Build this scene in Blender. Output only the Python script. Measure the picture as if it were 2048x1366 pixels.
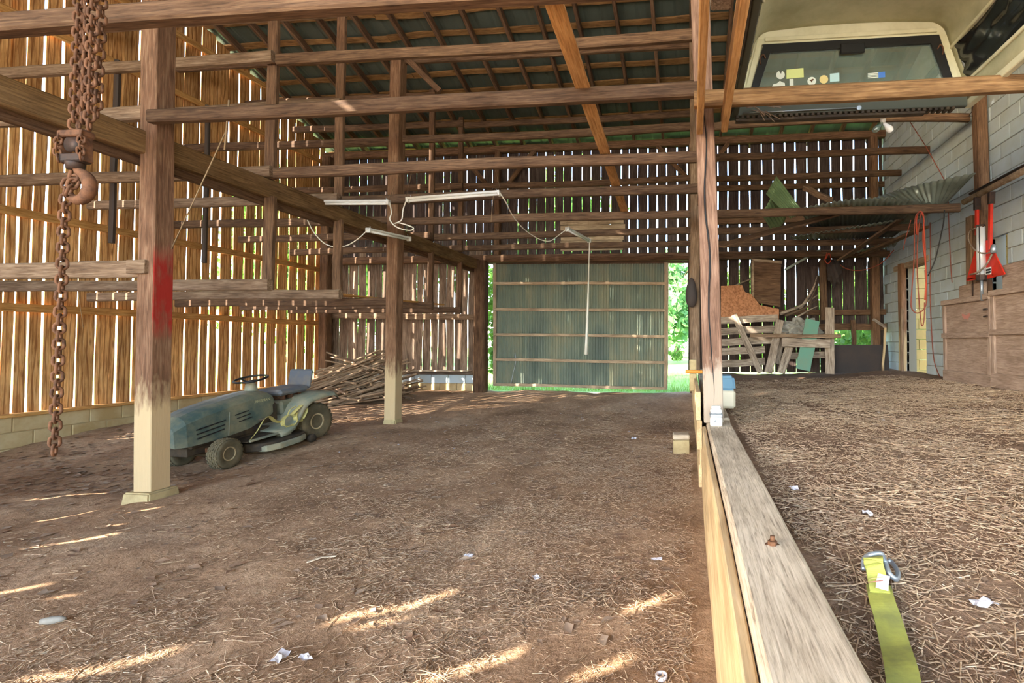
import bpy, bmesh, math, random
import numpy as np
from mathutils import Vector, Matrix, Euler

random.seed(7)
SC = bpy.context.scene
COL = SC.collection
for _o in list(bpy.data.objects):
    bpy.data.objects.remove(_o)

# ------------------------------------------------------------------ camera, sky, sun, exposure
W_, H_ = 2048.0, 1366.0
FPX = 980.0
YAW = math.radians(5.4)
PIT = math.radians(1.5)
PX0 = 1384.0 - FPX * math.tan(YAW)
PY0 = 684.0 - FPX * math.tan(PIT)
CAMZ = 1.36
cd = bpy.data.cameras.new('camera')
cd.sensor_fit = 'HORIZONTAL'
cd.sensor_width = 36.0
cd.lens = 36.0 * FPX / W_
cd.shift_x = (W_ / 2 - PX0) / W_
cd.shift_y = (PY0 - H_ / 2) / W_
cd.clip_start = 0.05
cd.clip_end = 500
cam = bpy.data.objects.new('camera', cd)
COL.objects.link(cam)
cam.location = (0, 0, CAMZ)
cam.rotation_euler = Euler((math.pi / 2 + PIT, 0, YAW), 'XYZ')
SC.camera = cam
CR = cam.rotation_euler.to_matrix()

SUN_EL = math.radians(30)
AZ = Vector((0.82, 0.57)).normalized()
SUND = Vector((AZ.x * math.cos(SUN_EL), AZ.y * math.cos(SUN_EL), -math.sin(SUN_EL)))
wd = bpy.data.worlds.new('sky')
SC.world = wd
wd.use_nodes = True
nt = wd.node_tree
nt.nodes.clear()
sky = nt.nodes.new('ShaderNodeTexSky')
sky.sky_type = 'NISHITA'
sky.sun_disc = False
sky.sun_elevation = SUN_EL
sky.sun_rotation = math.atan2(-AZ.x, -AZ.y)
sky.air_density = 1.0
sky.dust_density = 1.2
sky.ozone_density = 1.2
bg = nt.nodes.new('ShaderNodeBackground')
bg.inputs['Strength'].default_value = 0.9
out = nt.nodes.new('ShaderNodeOutputWorld')
nt.links.new(sky.outputs[0], bg.inputs[0])
nt.links.new(bg.outputs[0], out.inputs[0])
sl = bpy.data.lights.new('sun', 'SUN')
sl.energy = 15.0
sl.angle = math.radians(0.35)
sl.color = (1.0, 0.92, 0.80)
sun = bpy.data.objects.new('sun', sl)
COL.objects.link(sun)
sun.rotation_euler = SUND.to_track_quat('-Z', 'Y').to_euler()
SC.view_settings.view_transform = 'Standard'
SC.view_settings.look = 'None'
SC.view_settings.gamma = 1.0
SC.view_settings.use_curve_mapping = False
SC.view_settings.exposure = 1.38

# ------------------------------------------------------------------ helpers
def ray(px, py):
    return CR @ Vector(((px - PX0) / FPX, -(py - PY0) / FPX, -1.0))
def PY(px, py, Y):
    d = ray(px, py); return Vector((0, 0, CAMZ)) + d * (Y / d.y)
def PX(px, py, X):
    d = ray(px, py); return Vector((0, 0, CAMZ)) + d * (X / d.x)
def PZ(px, py, Z):
    d = ray(px, py); return Vector((0, 0, CAMZ)) + d * ((Z - CAMZ) / d.z)

PM = {}
def tag(o, label=None, cat=None, group=None, kind=None):
    if label: o['label'] = label
    if cat: o['category'] = cat
    if group: o['group'] = group
    if kind: o['kind'] = kind
    return o
def thing(name, label=None, cat=None, loc=(0, 0, 0), rotz=0.0, group=None, kind=None, rot=None, parent=None):
    o = bpy.data.objects.new(name, None)
    o.empty_display_size = 0.1
    COL.objects.link(o)
    if rot is None: rot = (0, 0, rotz)
    M = Matrix.Translation(Vector(loc)) @ Euler(rot, 'XYZ').to_matrix().to_4x4()
    o.matrix_basis = M
    if parent is not None:
        o.parent = parent
        M = PM[parent.name] @ M
    PM[o.name] = M
    return tag(o, label, cat, group, kind)
def link(name, me, mat=None, parent=None, M=None, smooth=False):
    o = bpy.data.objects.new(name, me)
    COL.objects.link(o)
    if mat is not None and len(me.materials) == 0:
        me.materials.append(mat)
    if smooth:
        for p in me.polygons: p.use_smooth = True
    M = M if M is not None else Matrix.Identity(4)
    o.matrix_basis = M
    if parent is not None:
        o.parent = parent
        M = PM.get(parent.name, Matrix.Identity(4)) @ M
    PM[o.name] = M
    return o
def mesh(name, verts, faces, mat=None, parent=None, M=None, smooth=False):
    me = bpy.data.meshes.new(name)
    me.from_pydata([tuple(v) for v in verts], [], faces)
    me.update()
    return link(name, me, mat, parent, M, smooth)
def bmobj(name, bm, mat=None, parent=None, M=None, smooth=False):
    me = bpy.data.meshes.new(name)
    bmesh.ops.recalc_face_normals(bm, faces=bm.faces)
    bm.to_mesh(me); bm.free()
    return link(name, me, mat, parent, M, smooth)
def npmesh(name, V, F, mat, parent=None, smooth=False):
    """V (n,3), F (m,k) arrays -> mesh quickly"""
    me = bpy.data.meshes.new(name)
    k = F.shape[1]
    me.vertices.add(len(V)); me.vertices.foreach_set('co', np.asarray(V, dtype=np.float32).ravel())
    me.loops.add(F.size); me.loops.foreach_set('vertex_index', F.astype(np.int32).ravel())
    me.polygons.add(len(F))
    me.polygons.foreach_set('loop_start', np.arange(0, F.size, k, dtype=np.int32))
    me.polygons.foreach_set('loop_total', np.full(len(F), k, dtype=np.int32))
    me.update(calc_edges=True)
    if smooth: me.polygons.foreach_set('use_smooth', np.ones(len(F), dtype=bool))
    return link(name, me, mat, parent)

def frame(p0, p1, up=None):
    d = (p1 - p0); L = d.length; d = d / L
    if up is None: up = Vector((0, 0, 1)) if abs(d.z) < 0.9 else Vector((1, 0, 0))
    z = (up - d * up.dot(d)).normalized()
    y = z.cross(d)
    M = Matrix(((d.x, y.x, z.x, p0.x), (d.y, y.y, z.y, p0.y), (d.z, y.z, z.z, p0.z), (0, 0, 0, 1)))
    return M, L
def beam_geo(L, w, h, seg=5, wob=0.004, var=0.02, ch=None, sag=0.0, taper=0.0, rnd=random):
    if ch is None: ch = min(w, h) * 0.12
    V = []; F = []
    ph = [rnd.uniform(0, 6.28) for _ in range(6)]
    for i in range(seg + 1):
        t = i / seg
        a = w / 2 * (1 + var * math.sin(ph[0] + t * 7.1) + rnd.uniform(-var, var) * 0.5 - taper * t)
        b = h / 2 * (1 + var * math.sin(ph[1] + t * 6.3) + rnd.uniform(-var, var) * 0.5 - taper * t)
        oy = wob * (math.sin(ph[2] + t * 4.7) + 0.6 * math.sin(ph[3] + t * 11))
        oz = wob * (math.sin(ph[4] + t * 5.1) + 0.6 * math.sin(ph[5] + t * 9)) - sag * 4 * t * (1 - t)
        for (yy, zz) in ((-a + ch, -b), (a - ch, -b), (a, -b + ch), (a, b - ch), (a - ch, b), (-a + ch, b), (-a, b - ch), (-a, -b + ch)):
            V.append((t * L, yy + oy, zz + oz))
    for i in range(seg):
        for j in range(8):
            k = (j + 1) % 8
            F.append((i * 8 + j, i * 8 + k, i * 8 + 8 + k, i * 8 + 8 + j))
    F.append(tuple(range(7, -1, -1)))
    F.append(tuple(seg * 8 + j for j in range(8)))
    return V, F
def beam(name, p0, p1, w, h, mat, parent=None, up=None, **kw):
    p0 = Vector(p0); p1 = Vector(p1)
    M, L = frame(p0, p1, up)
    V, F = beam_geo(L, w, h, **kw)
    V = [Vector(v) for v in V]
    if parent is not None:
        M = PM[parent.name].inverted() @ M
    return mesh(name, V, F, mat, parent, M)
def lbeam(name, p0, p1, w, h, mat, parent, up=None, **kw):
    """beam in the parent's local coordinates"""
    p0 = Vector(p0); p1 = Vector(p1)
    M, L = frame(p0, p1, up)
    V, F = beam_geo(L, w, h, **kw)
    return mesh(name, V, F, mat, parent, M)

def bm_box(bm, x0, x1, y0, y1, z0, z1, bev=0.0, M=None):
    r = bmesh.ops.create_cube(bm, size=1.0)
    vs = r['verts']
    for v in vs:
        v.co = Vector((x0 + (v.co.x + .5) * (x1 - x0), y0 + (v.co.y + .5) * (y1 - y0), z0 + (v.co.z + .5) * (z1 - z0)))
    if bev > 0:
        es = list({e for v in vs for e in v.link_edges})
        rr = bmesh.ops.bevel(bm, geom=es, offset=bev, segments=1, affect='EDGES')
        vs = list({v for f in rr['faces'] for v in f.verts} | {v for v in vs if v.is_valid})
    if M is not None:
        bmesh.ops.transform(bm, matrix=M, verts=[v for v in vs if v.is_valid])
    return vs
def box(name, x0, x1, y0, y1, z0, z1, mat, parent=None, bev=0.004, M=None):
    bm = bmesh.new(); bm_box(bm, x0, x1, y0, y1, z0, z1, bev)
    return bmobj(name, bm, mat, parent, M)
def smoothpts(pts, n=4):
    pts = [Vector(p) for p in pts]
    if n <= 1 or len(pts) < 3: return pts
    res = []
    P = [pts[0] * 2 - pts[1]] + pts + [pts[-1] * 2 - pts[-2]]
    for i in range(1, len(P) - 2):
        for k in range(n):
            t = k / n
            a, b, c, d = P[i - 1], P[i], P[i + 1], P[i + 2]
            res.append(0.5 * ((2 * b) + (c - a) * t + (2 * a - 5 * b + 4 * c - d) * t * t + (3 * b - a - 3 * c + d) * t ** 3))
    res.append(pts[-1])
    return res
def tube_geo(pts, r, sides=6, n=4, flat=1.0, rad=None):
    P = smoothpts(pts, n)
    V = []; F = []
    up = Vector((0.31, 0.2, 0.93)).normalized()
    for i, p in enumerate(P):
        d = (P[min(i + 1, len(P) - 1)] - P[max(i - 1, 0)]).normalized()
        y = up.cross(d)
        if y.length < 1e-3: y = Vector((1, 0, 0)).cross(d)
        y.normalize(); z = d.cross(y); up = z
        rr = r if rad is None else rad(i / (len(P) - 1))
        for s in range(sides):
            a = 2 * math.pi * s / sides
            V.append(p + y * (rr * math.cos(a)) + z * (rr * flat * math.sin(a)))
    m = len(P)
    for i in range(m - 1):
        for s in range(sides):
            k = (s + 1) % sides
            F.append((i * sides + s, i * sides + k, i * sides + sides + k, i * sides + sides + s))
    F.append(tuple(range(sides - 1, -1, -1))); F.append(tuple((m - 1) * sides + s for s in range(sides)))
    return V, F
def tube(name, pts, r, mat, parent=None, sides=6, n=4, flat=1.0, rad=None):
    """points in world coordinates unless parent given (then the parent's local ones)"""
    V, F = tube_geo(pts, r, sides, n, flat, rad)
    return mesh(name, V, F, mat, parent, smooth=True)
def lathe_geo(prof, n=24, axis='Z'):
    """prof: list of (r, h)"""
    V = []; F = []
    for (r, h) in prof:
        for s in range(n):
            a = 2 * math.pi * s / n
            c, q = r * math.cos(a), r * math.sin(a)
            V.append({'Z': (c, q, h), 'Y': (q, h, c), 'X': (h, c, q)}[axis])
    m = len(prof)
    for i in range(m - 1):
        for s in range(n):
            k = (s + 1) % n
            F.append((i * n + s, i * n + k, i * n + n + k, i * n + n + s))
    if prof[0][0] > 1e-5: F.append(tuple(range(n - 1, -1, -1)))
    if prof[-1][0] > 1e-5: F.append(tuple((m - 1) * n + s for s in range(n)))
    return V, F
def lathe(name, prof, mat, parent=None, n=24, axis='Z', M=None, smooth=True):
    V, F = lathe_geo(prof, n, axis)
    bm = bmesh.new()
    vs = [bm.verts.new(v) for v in V]
    for f in F:
        try: bm.faces.new([vs[i] for i in f])
        except ValueError: pass
    bmesh.ops.remove_doubles(bm, verts=bm.verts, dist=1e-5)
    return bmobj(name, bm, mat, parent, M, smooth)
def prism(name, poly, h, mat, parent=None, M=None, bev=0.0):
    """polygon in XY extruded 0..h in Z"""
    bm = bmesh.new()
    f = bm.faces.new([bm.verts.new((p[0], p[1], 0)) for p in poly])
    r = bmesh.ops.extrude_face_region(bm, geom=[f])
    bmesh.ops.translate(bm, vec=(0, 0, h), verts=[v for v in r['geom'] if isinstance(v, bmesh.types.BMVert)])
    if bev: bmesh.ops.bevel(bm, geom=list(bm.edges), offset=bev, segments=1, affect='EDGES')
    return bmobj(name, bm, mat, parent, M)

# value noise on arrays
def vn(x, y, f, seed=0):
    x = np.asarray(x, dtype=np.float64) * f + 500.3 + seed * 17.7
    y = np.asarray(y, dtype=np.float64) * f + 500.7 + seed * 9.3
    xi = np.floor(x).astype(np.int64); yi = np.floor(y).astype(np.int64)
    u = x - xi; v = y - yi
    u = u * u * (3 - 2 * u); v = v * v * (3 - 2 * v)
    def hsh(a, b):
        n = (a * 374761393 + b * 668265263 + seed * 69069) & 0x7fffffff
        n = ((n ^ (n >> 13)) * 1274126177) & 0x7fffffff
        return ((n ^ (n >> 16)) & 0xffff) / 65535.0
    return (hsh(xi, yi) * (1 - u) + hsh(xi + 1, yi) * u) * (1 - v) + (hsh(xi, yi + 1) * (1 - u) + hsh(xi + 1, yi + 1) * u) * v
def sstep(a, b, x):
    t = np.clip((np.asarray(x, dtype=float) - a) / (b - a), 0, 1); return t * t * (3 - 2 * t)
def fz(x, y):
    """dirt floor height, lower side of the barn"""
    x = np.asarray(x, dtype=float); y = np.asarray(y, dtype=float)
    z = 0.06 * sstep(4.5, 7.5, y) + 0.18 * sstep(7.5, 11.0, y)
    z = z - 0.10 * sstep(-4.5, -5.4, x) * (1 - sstep(5.0, 6.7, y)) + 0.05 * sstep(-7.4, -8.6, x)
    z = z + (vn(x, y, 0.9, 1) - 0.5) * 0.05 + (vn(x, y, 3.1, 2) - 0.5) * 0.028 + (vn(x, y, 9.0, 3) - 0.5) * 0.014
    # wheel rut running to the door
    c = -1.5 + 0.02 * y
    z = z - 0.035 * np.exp(-((x - c + 0.10 * (y - 2)) / 0.16) ** 2)
    return z
def rz(x, y):
    """raised earth floor, right side"""
    x = np.asarray(x, dtype=float); y = np.asarray(y, dtype=float)
    z = 0.675 + 0.11 * sstep(1.6, 3.9, x) + (vn(x, y, 0.8, 5) - 0.5) * 0.05 + (vn(x, y, 2.7, 6) - 0.5) * 0.03 + (vn(x, y, 8.5, 7) - 0.5) * 0.014
    return z
def FZ(x, y): return float(fz(x, y))
def RZ(x, y): return float(rz(x, y))

# ------------------------------------------------------------------ materials
def srgb(r, g, b):
    f = lambda c: (c / 255.0 / 12.92) if c <= 10 else ((c / 255.0 + 0.055) / 1.055) ** 2.4
    return (f(r), f(g), f(b), 1.0)
def newmat(name):
    m = bpy.data.materials.new(name); m.use_nodes = True
    n = m.node_tree; n.nodes.clear()
    o = n.nodes.new('ShaderNodeOutputMaterial'); p = n.nodes.new('ShaderNodeBsdfPrincipled')
    n.links.new(p.outputs[0], o.inputs[0])
    return m, n, p, o
def N(n, t, **kw):
    x = n.nodes.new(t)
    for k, v in kw.items(): setattr(x, k, v)
    return x
def ramp(n, src, stops):
    r = n.nodes.new('ShaderNodeValToRGB')
    els = r.color_ramp.elements
    while len(els) > 1: els.remove(els[-1])
    els[0].position, els[0].color = stops[0]
    for p, c in stops[1:]:
        e = els.new(p); e.color = c
    n.links.new(src, r.inputs[0])
    return r.outputs[0]
def mixc(n, fac, a, b, blend='MIX'):
    m = n.nodes.new('ShaderNodeMix'); m.data_type = 'RGBA'; m.blend_type = blend
    for s, v in ((0, fac), (6, a), (7, b)):
        if hasattr(v, 'links'): n.links.new(v, m.inputs[s])
        else: m.inputs[s].default_value = v
    return m.outputs[2]
def math_(n, op, a, b=None, clamp=False):
    m = n.nodes.new('ShaderNodeMath'); m.operation = op; m.use_clamp = clamp
    for s, v in ((0, a), (1, b)):
        if v is None: continue
        if hasattr(v, 'links'): n.links.new(v, m.inputs[s])
        else: m.inputs[s].default_value = v
    return m.outputs[0]
def coords(n, scale, rand=True):
    tc = N(n, 'ShaderNodeTexCoord')
    v = tc.outputs['Object']
    if rand:
        oi = N(n, 'ShaderNodeObjectInfo')
        mul = math_(n, 'MULTIPLY', oi.outputs['Random'], 57.0)
        ad = N(n, 'ShaderNodeVectorMath', operation='ADD')
        n.links.new(v, ad.inputs[0]); n.links.new(mul, ad.inputs[1]); v = ad.outputs[0]
    mp = N(n, 'ShaderNodeMapping'); mp.inputs['Scale'].default_value = scale
    n.links.new(v, mp.inputs['Vector'])
    return mp.outputs[0]
def noise(n, vec, scale, detail=4, rough=0.6, dist=0.0):
    t = N(n, 'ShaderNodeTexNoise'); t.inputs['Scale'].default_value = scale
    t.inputs['Detail'].default_value = detail; t.inputs['Roughness'].default_value = rough
    t.inputs['Distortion'].default_value = dist
    n.links.new(vec, t.inputs['Vector']); return t.outputs[0]
def bump(n, p, h, s=0.3, d=0.01):
    b = N(n, 'ShaderNodeBump'); b.inputs['Strength'].default_value = s; b.inputs['Distance'].default_value = d
    n.links.new(h, b.inputs['Height']); n.links.new(b.outputs[0], p.inputs['Normal'])
MATS = {}
def wood(name, dark, mid, light, var=0.35, rough=0.85, g=1.0, white=None, red=None, knots=True, figure=0.0):
    """grain runs along local X"""
    m, n, p, o = newmat(name)
    v = coords(n, (1.3 * g, 20 * g, 20 * g))
    a = noise(n, v, 3.0, 6, 0.65, 0.6)
    col = ramp(n, a, [(0.28, dark), (0.5, mid), (0.74, light)])
    fg = noise(n, coords(n, (2.0 * g, 60 * g, 60 * g)), 2.0, 3, 0.6)
    col = mixc(n, 1.0, col, ramp(n, fg, [(0.3, (0.82, 0.8, 0.78, 1)), (0.7, (1.1, 1.1, 1.1, 1))]), 'MULTIPLY')
    v2 = coords(n, (1.0, 3.0, 3.0))
    b = noise(n, v2, 2.2, 3, 0.6)
    bl = ramp(n, b, [(0.35, (0.74, 0.71, 0.68, 1)), (0.62, (1.1, 1.1, 1.1, 1))])
    col = mixc(n, 1.0, col, bl, 'MULTIPLY')
    if knots:
        v3 = coords(n, (1.3, 4.0, 4.0))
        t = N(n, 'ShaderNodeTexVoronoi'); t.inputs['Scale'].default_value = 1.6
        n.links.new(v3, t.inputs['Vector'])
        kf = ramp(n, t.outputs['Distance'], [(0.06, (1, 1, 1, 1)), (0.16, (0, 0, 0, 1))])
        col = mixc(n, math_(n, 'MULTIPLY', kf, 0.65), col, dark)
    if figure:
        wv = N(n, 'ShaderNodeTexWave'); wv.wave_type = 'BANDS'; wv.bands_direction = 'Y'
        wv.inputs['Scale'].default_value = 1.6; wv.inputs['Distortion'].default_value = 7.0; wv.inputs['Detail'].default_value = 3.0; wv.inputs['Detail Scale'].default_value = 1.2
        n.links.new(coords(n, (0.45, 3.2, 3.2)), wv.inputs['Vector'])
        ff = ramp(n, wv.outputs[0], [(0.0, (1, 1, 1, 1)), (0.10, (0.5, 0.5, 0.5, 1)), (0.24, (0, 0, 0, 1))])
        col = mixc(n, math_(n, 'MULTIPLY', ff, figure), col, dark)
    oi = N(n, 'ShaderNodeObjectInfo')
    br = math_(n, 'ADD', math_(n, 'MULTIPLY', oi.outputs['Random'], var), 1 - var * 0.5)
    col = mixc(n, 1.0, col, br, 'MULTIPLY')
    tc = N(n, 'ShaderNodeTexCoord')
    sx = N(n, 'ShaderNodeSeparateXYZ'); n.links.new(tc.outputs['Object'], sx.inputs[0])
    nz = noise(n, coords(n, (3, 14, 14)), 1.5, 4)
    if white:
        # pale lime-washed foot of the post, worn edge: (height, colour)
        hgt, wc = white
        e = math_(n, 'ADD', sx.outputs[0], math_(n, 'MULTIPLY', math_(n, 'SUBTRACT', nz, 0.5), 0.7))
        f = ramp(n, math_(n, 'DIVIDE', e, hgt), [(0.75, (0.85, 0.85, 0.85, 1)), (1.15, (0, 0, 0, 1))])
        col = mixc(n, f, col, wc)
    if red:
        z0, z1, rc = red
        e = math_(n, 'ADD', sx.outputs[0], math_(n, 'MULTIPLY', math_(n, 'SUBTRACT', nz, 0.5), 0.35))
        lo = math_(n, 'SMOOTH_MIN', math_(n, 'SUBTRACT', e, z0), math_(n, 'SUBTRACT', z1, e))
        f1 = math_(n, 'MULTIPLY', lo, 5.0, True)
        ge = N(n, 'ShaderNodeNewGeometry'); sn = N(n, 'ShaderNodeSeparateXYZ'); n.links.new(ge.outputs['Normal'], sn.inputs[0])
        f2 = math_(n, 'GREATER_THAN', sn.outputs[0], 0.6)
        f3 = ramp(n, noise(n, coords(n, (2, 5, 5)), 2.5, 4), [(0.3, (0.35, 0.35, 0.35, 1)), (0.55, (1, 1, 1, 1))])
        f = math_(n, 'MULTIPLY', math_(n, 'MULTIPLY', f1, f2), f3)
        col = mixc(n, f, col, rc)
    n.links.new(col, p.inputs['Base Color'])
    p.inputs['Roughness'].default_value = rough
    p.inputs['Specular IOR Level'].default_value = 0.2
    bump(n, p, a, 0.35, 0.006)
    MATS[name] = m
    return m
def plain(name, c, rough=0.6, metal=0.0, dirt=None, dscale=4.0, damt=0.5, spec=0.3, bmp=0.0):
    m, n, p, o = newmat(name)
    if dirt:
        v = coords(n, (1, 1, 1))
        a = noise(n, v, dscale, 5, 0.65)
        f = ramp(n, a, [(0.4, (0, 0, 0, 1)), (0.65, (1, 1, 1, 1))])
        col = mixc(n, math_(n, 'MULTIPLY', f, damt), c, dirt)
        n.links.new(col, p.inputs['Base Color'])
        if bmp: bump(n, p, a, bmp, 0.01)
    else:
        p.inputs['Base Color'].default_value = c
    p.inputs['Roughness'].default_value = rough
    p.inputs['Metallic'].default_value = metal
    p.inputs['Specular IOR Level'].default_value = spec
    MATS[name] = m
    return m

M_POLE = wood('pole_wood', srgb(62, 47, 36), srgb(101, 77, 58), srgb(132, 106, 80))
M_POLEG = wood('grey_pole_wood', srgb(88, 70, 54), srgb(130, 106, 84), srgb(164, 142, 118))
M_BEAM = wood('beam_wood', srgb(84, 64, 42), srgb(124, 98, 66), srgb(150, 122, 86))
M_POST = wood('post_wood', srgb(86, 62, 46), srgb(128, 96, 72), srgb(160, 128, 100), white=(0.95, srgb(196, 172, 132)))
M_POSTL = wood('post_wood_red', srgb(86, 62, 46), srgb(126, 94, 72), srgb(156, 126, 100), white=(0.95, srgb(198, 174, 134)), red=(1.30, 2.18, srgb(150, 42, 34)))
M_POSTC = wood('split_post_wood', srgb(84, 62, 50), srgb(126, 98, 82), srgb(156, 128, 108), white=(0.50, srgb(170, 156, 138)))
M_LEFT = wood('siding_golden', srgb(126, 76, 38), srgb(214, 162, 102), srgb(234, 194, 138), var=0.35, g=0.6, figure=0.8)
M_GIRTL = wood('girt_golden', srgb(150, 106, 56), srgb(200, 150, 88), srgb(222, 180, 120))
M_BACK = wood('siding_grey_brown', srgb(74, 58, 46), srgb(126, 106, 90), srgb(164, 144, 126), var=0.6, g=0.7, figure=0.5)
M_BACKU = wood('siding_shade_darkened', srgb(44, 36, 34), srgb(74, 62, 58), srgb(100, 86, 80), var=0.5, g=0.8)  # darker copy of the end wall siding, shade put into the colour
M_RAFT = wood('rafter_wood', srgb(64, 46, 34), srgb(104, 78, 58), srgb(132, 104, 80))
M_PURL = wood('purlin_wood', srgb(84, 58, 34), srgb(128, 94, 56), srgb(158, 122, 78))
M_PLANK = wood('plank_orange', srgb(160, 112, 66), srgb(206, 156, 100), srgb(226, 182, 128))
M_PALE = wood('pale_timber', srgb(132, 116, 98), srgb(204, 188, 164), srgb(220, 206, 184), var=0.1, g=2.0, knots=False, figure=0.18)
M_FACE = wood('retaining_plank_wood', srgb(198, 170, 126), srgb(212, 184, 140), srgb(224, 200, 160), var=0.15, knots=False)
M_GREYW = wood('weathered_grey_wood', srgb(88, 76, 66), srgb(150, 134, 118), srgb(190, 176, 158), var=0.4)
M_CRATE = wood('crate_wood', srgb(124, 102, 88), srgb(158, 136, 120), srgb(180, 158, 142), var=0.15, g=1.6, knots=False)
M_STICK = wood('stick_wood', srgb(92, 74, 58), srgb(142, 118, 94), srgb(176, 152, 126), var=0.7, knots=False)
M_PATCH = wood('patch_plank_wood', srgb(124, 104, 84), srgb(176, 154, 128), srgb(200, 180, 154), var=0.25)
M_BLUEP = plain('block_pale_blue', srgb(178, 190, 196), 0.9, dirt=srgb(160, 160, 146), dscale=1.6, damt=0.5, bmp=0.25)
M_YELP = plain('block_cream', srgb(216, 186, 116), 0.9, dirt=srgb(180, 150, 96), dscale=2.0, damt=0.5, bmp=0.25)
M_TANP = plain('block_tan', srgb(196, 176, 136), 0.92, dirt=srgb(160, 128, 76), dscale=1.8, damt=0.7, bmp=0.3)
M_CONC = plain('concrete_old', srgb(182, 164, 122), 0.92, dirt=srgb(140, 120, 84), dscale=7, damt=0.6, bmp=0.4)
M_MORT = plain('mortar', srgb(124, 120, 106), 0.95)
M_MORTT = plain('mortar_tan', srgb(166, 144, 104), 0.95)
M_ROOF = plain('roof_metal_dark_green', srgb(80, 87, 78), 0.5, 0.25, dirt=srgb(68, 70, 60), dscale=1.2, damt=0.7)
M_RUST = plain('rusty_iron', srgb(118, 82, 58), 0.8, 0.35, dirt=srgb(66, 48, 38), dscale=22, damt=0.8, bmp=0.3)
M_DARKI = plain('dark_iron', srgb(58, 50, 46), 0.6, 0.5, dirt=srgb(96, 66, 48), dscale=12, damt=0.5)
M_ROD = plain('dark_rod', srgb(62, 50, 42), 0.7)
M_WHITE = plain('white_enamel', srgb(226, 226, 220), 0.35, dirt=srgb(180, 176, 160), dscale=6, damt=0.4)
M_TUBE = plain('tube_glass_white', srgb(238, 240, 236), 0.2)
M_CORD = plain('white_cord', srgb(224, 220, 206), 0.6)
M_TWINE = plain('twine', srgb(150, 126, 96), 0.9)
M_REDC = plain('red_orange_cord', srgb(178, 72, 46), 0.6)
M_REDC2 = plain('dull_red_cord', srgb(132, 66, 48), 0.7)
M_BLKC = plain('black_cord', srgb(40, 38, 36), 0.6)
M_GREEN = plain('hood_green', srgb(66, 84, 80), 0.4, dirt=srgb(138, 132, 106), dscale=2.6, damt=0.85)
M_GREEN2 = plain('fender_green', srgb(120, 126, 112), 0.5, dirt=srgb(162, 152, 124), dscale=4.0, damt=0.8)
M_SEAT = plain('seat_blue_grey', srgb(92, 98, 106), 0.6, dirt=srgb(136, 120, 98), dscale=6, damt=0.5)
M_TIRE = plain('tire_dusty', srgb(84, 78, 60), 0.9, dirt=srgb(128, 112, 84), dscale=5, damt=0.6, bmp=0.3)
M_RIM = plain('rim_cream', srgb(196, 178, 140), 0.6, dirt=srgb(120, 92, 62), dscale=8, damt=0.6)
M_BLACK = plain('black_plastic', srgb(30, 30, 30), 0.4)
M_BLACKG = plain('black_sheet_plastic', srgb(22, 22, 22), 0.16, spec=0.6)
M_DARKM = plain('dark_grimy_metal', srgb(64, 56, 48), 0.7, 0.3, dirt=srgb(104, 88, 66), dscale=9, damt=0.5)
M_STRAP = plain('yellow_strap', srgb(174, 174, 82), 0.9, dirt=srgb(126, 130, 78), dscale=9, damt=0.75, bmp=0.2)
M_STRAPO = plain('faded_strap', srgb(196, 182, 112), 0.85, dirt=srgb(150, 140, 90), dscale=9, damt=0.5)
M_ZINC = plain('zinc_steel', srgb(168, 176, 184), 0.35, 0.7)
M_RED = plain('machine_red', srgb(200, 48, 30), 0.45, dirt=srgb(140, 40, 28), dscale=5, damt=0.5)
M_ALU = plain('cylinder_alu', srgb(216, 220, 222), 0.35, 0.3)
M_CORR = plain('old_corrugated_metal', srgb(132, 136, 122), 0.42, 0.35, dirt=srgb(88, 92, 78), dscale=2, damt=0.6)
M_SHELLO = plain('shell_aluminium_dull', srgb(186, 182, 150), 0.5, 0.1, dirt=srgb(138, 134, 100), dscale=2.4, damt=0.6)
M_SHELLW = plain('shell_frame_cream', srgb(214, 210, 178), 0.5, dirt=srgb(170, 164, 124), dscale=3, damt=0.5)
M_SHELLD = plain('shell_dark_side', srgb(74, 76, 66), 0.6)
M_OSB = plain('osb_board', srgb(186, 130, 92), 0.9, dirt=srgb(120, 76, 48), dscale=26, damt=0.8, bmp=0.3)
M_GPLANK = plain('green_paint_plank', srgb(98, 142, 122), 0.7, dirt=srgb(120, 128, 104), dscale=4, damt=0.5)
M_TARP = plain('grey_crumpled_tarp', srgb(150, 146, 136), 0.7, dirt=srgb(96, 90, 80), dscale=5, damt=0.6)
M_BLKBD = plain('dark_board', srgb(52, 46, 44), 0.75, dirt=srgb(72, 58, 50), dscale=3, damt=0.5)
M_COOLB = plain('cooler_blue', srgb(86, 124, 146), 0.5)
M_COOLW = plain('cooler_cream', srgb(214, 204, 178), 0.6)
M_ORANGE = plain('orange_handle', srgb(214, 138, 58), 0.6)
M_PAPER = plain('white_scrap', srgb(214, 210, 214), 0.8)
M_BARK = plain('bark', srgb(98, 80, 62), 0.95, dirt=srgb(60, 48, 38), dscale=5, damt=0.7)
M_INK = plain('ink_black', srgb(26, 26, 28), 0.6)
M_STICKY = plain('sticker_yellow', srgb(206, 214, 140), 0.6)
M_STICKW = plain('sticker_white', srgb(216, 220, 206), 0.6)
M_STICKO = plain('sticker_tan', srgb(216, 196, 132), 0.6)
M_STICKB = plain('sticker_blue', srgb(70, 116, 190), 0.6)
M_STICKS = plain('sticker_sky', srgb(176, 206, 206), 0.6)
M_REDMARK = plain('red_stencil_paint', srgb(178, 116, 102), 0.8)
M_LETTER = plain('faded_lettering', srgb(176, 172, 132), 0.7)

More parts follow.
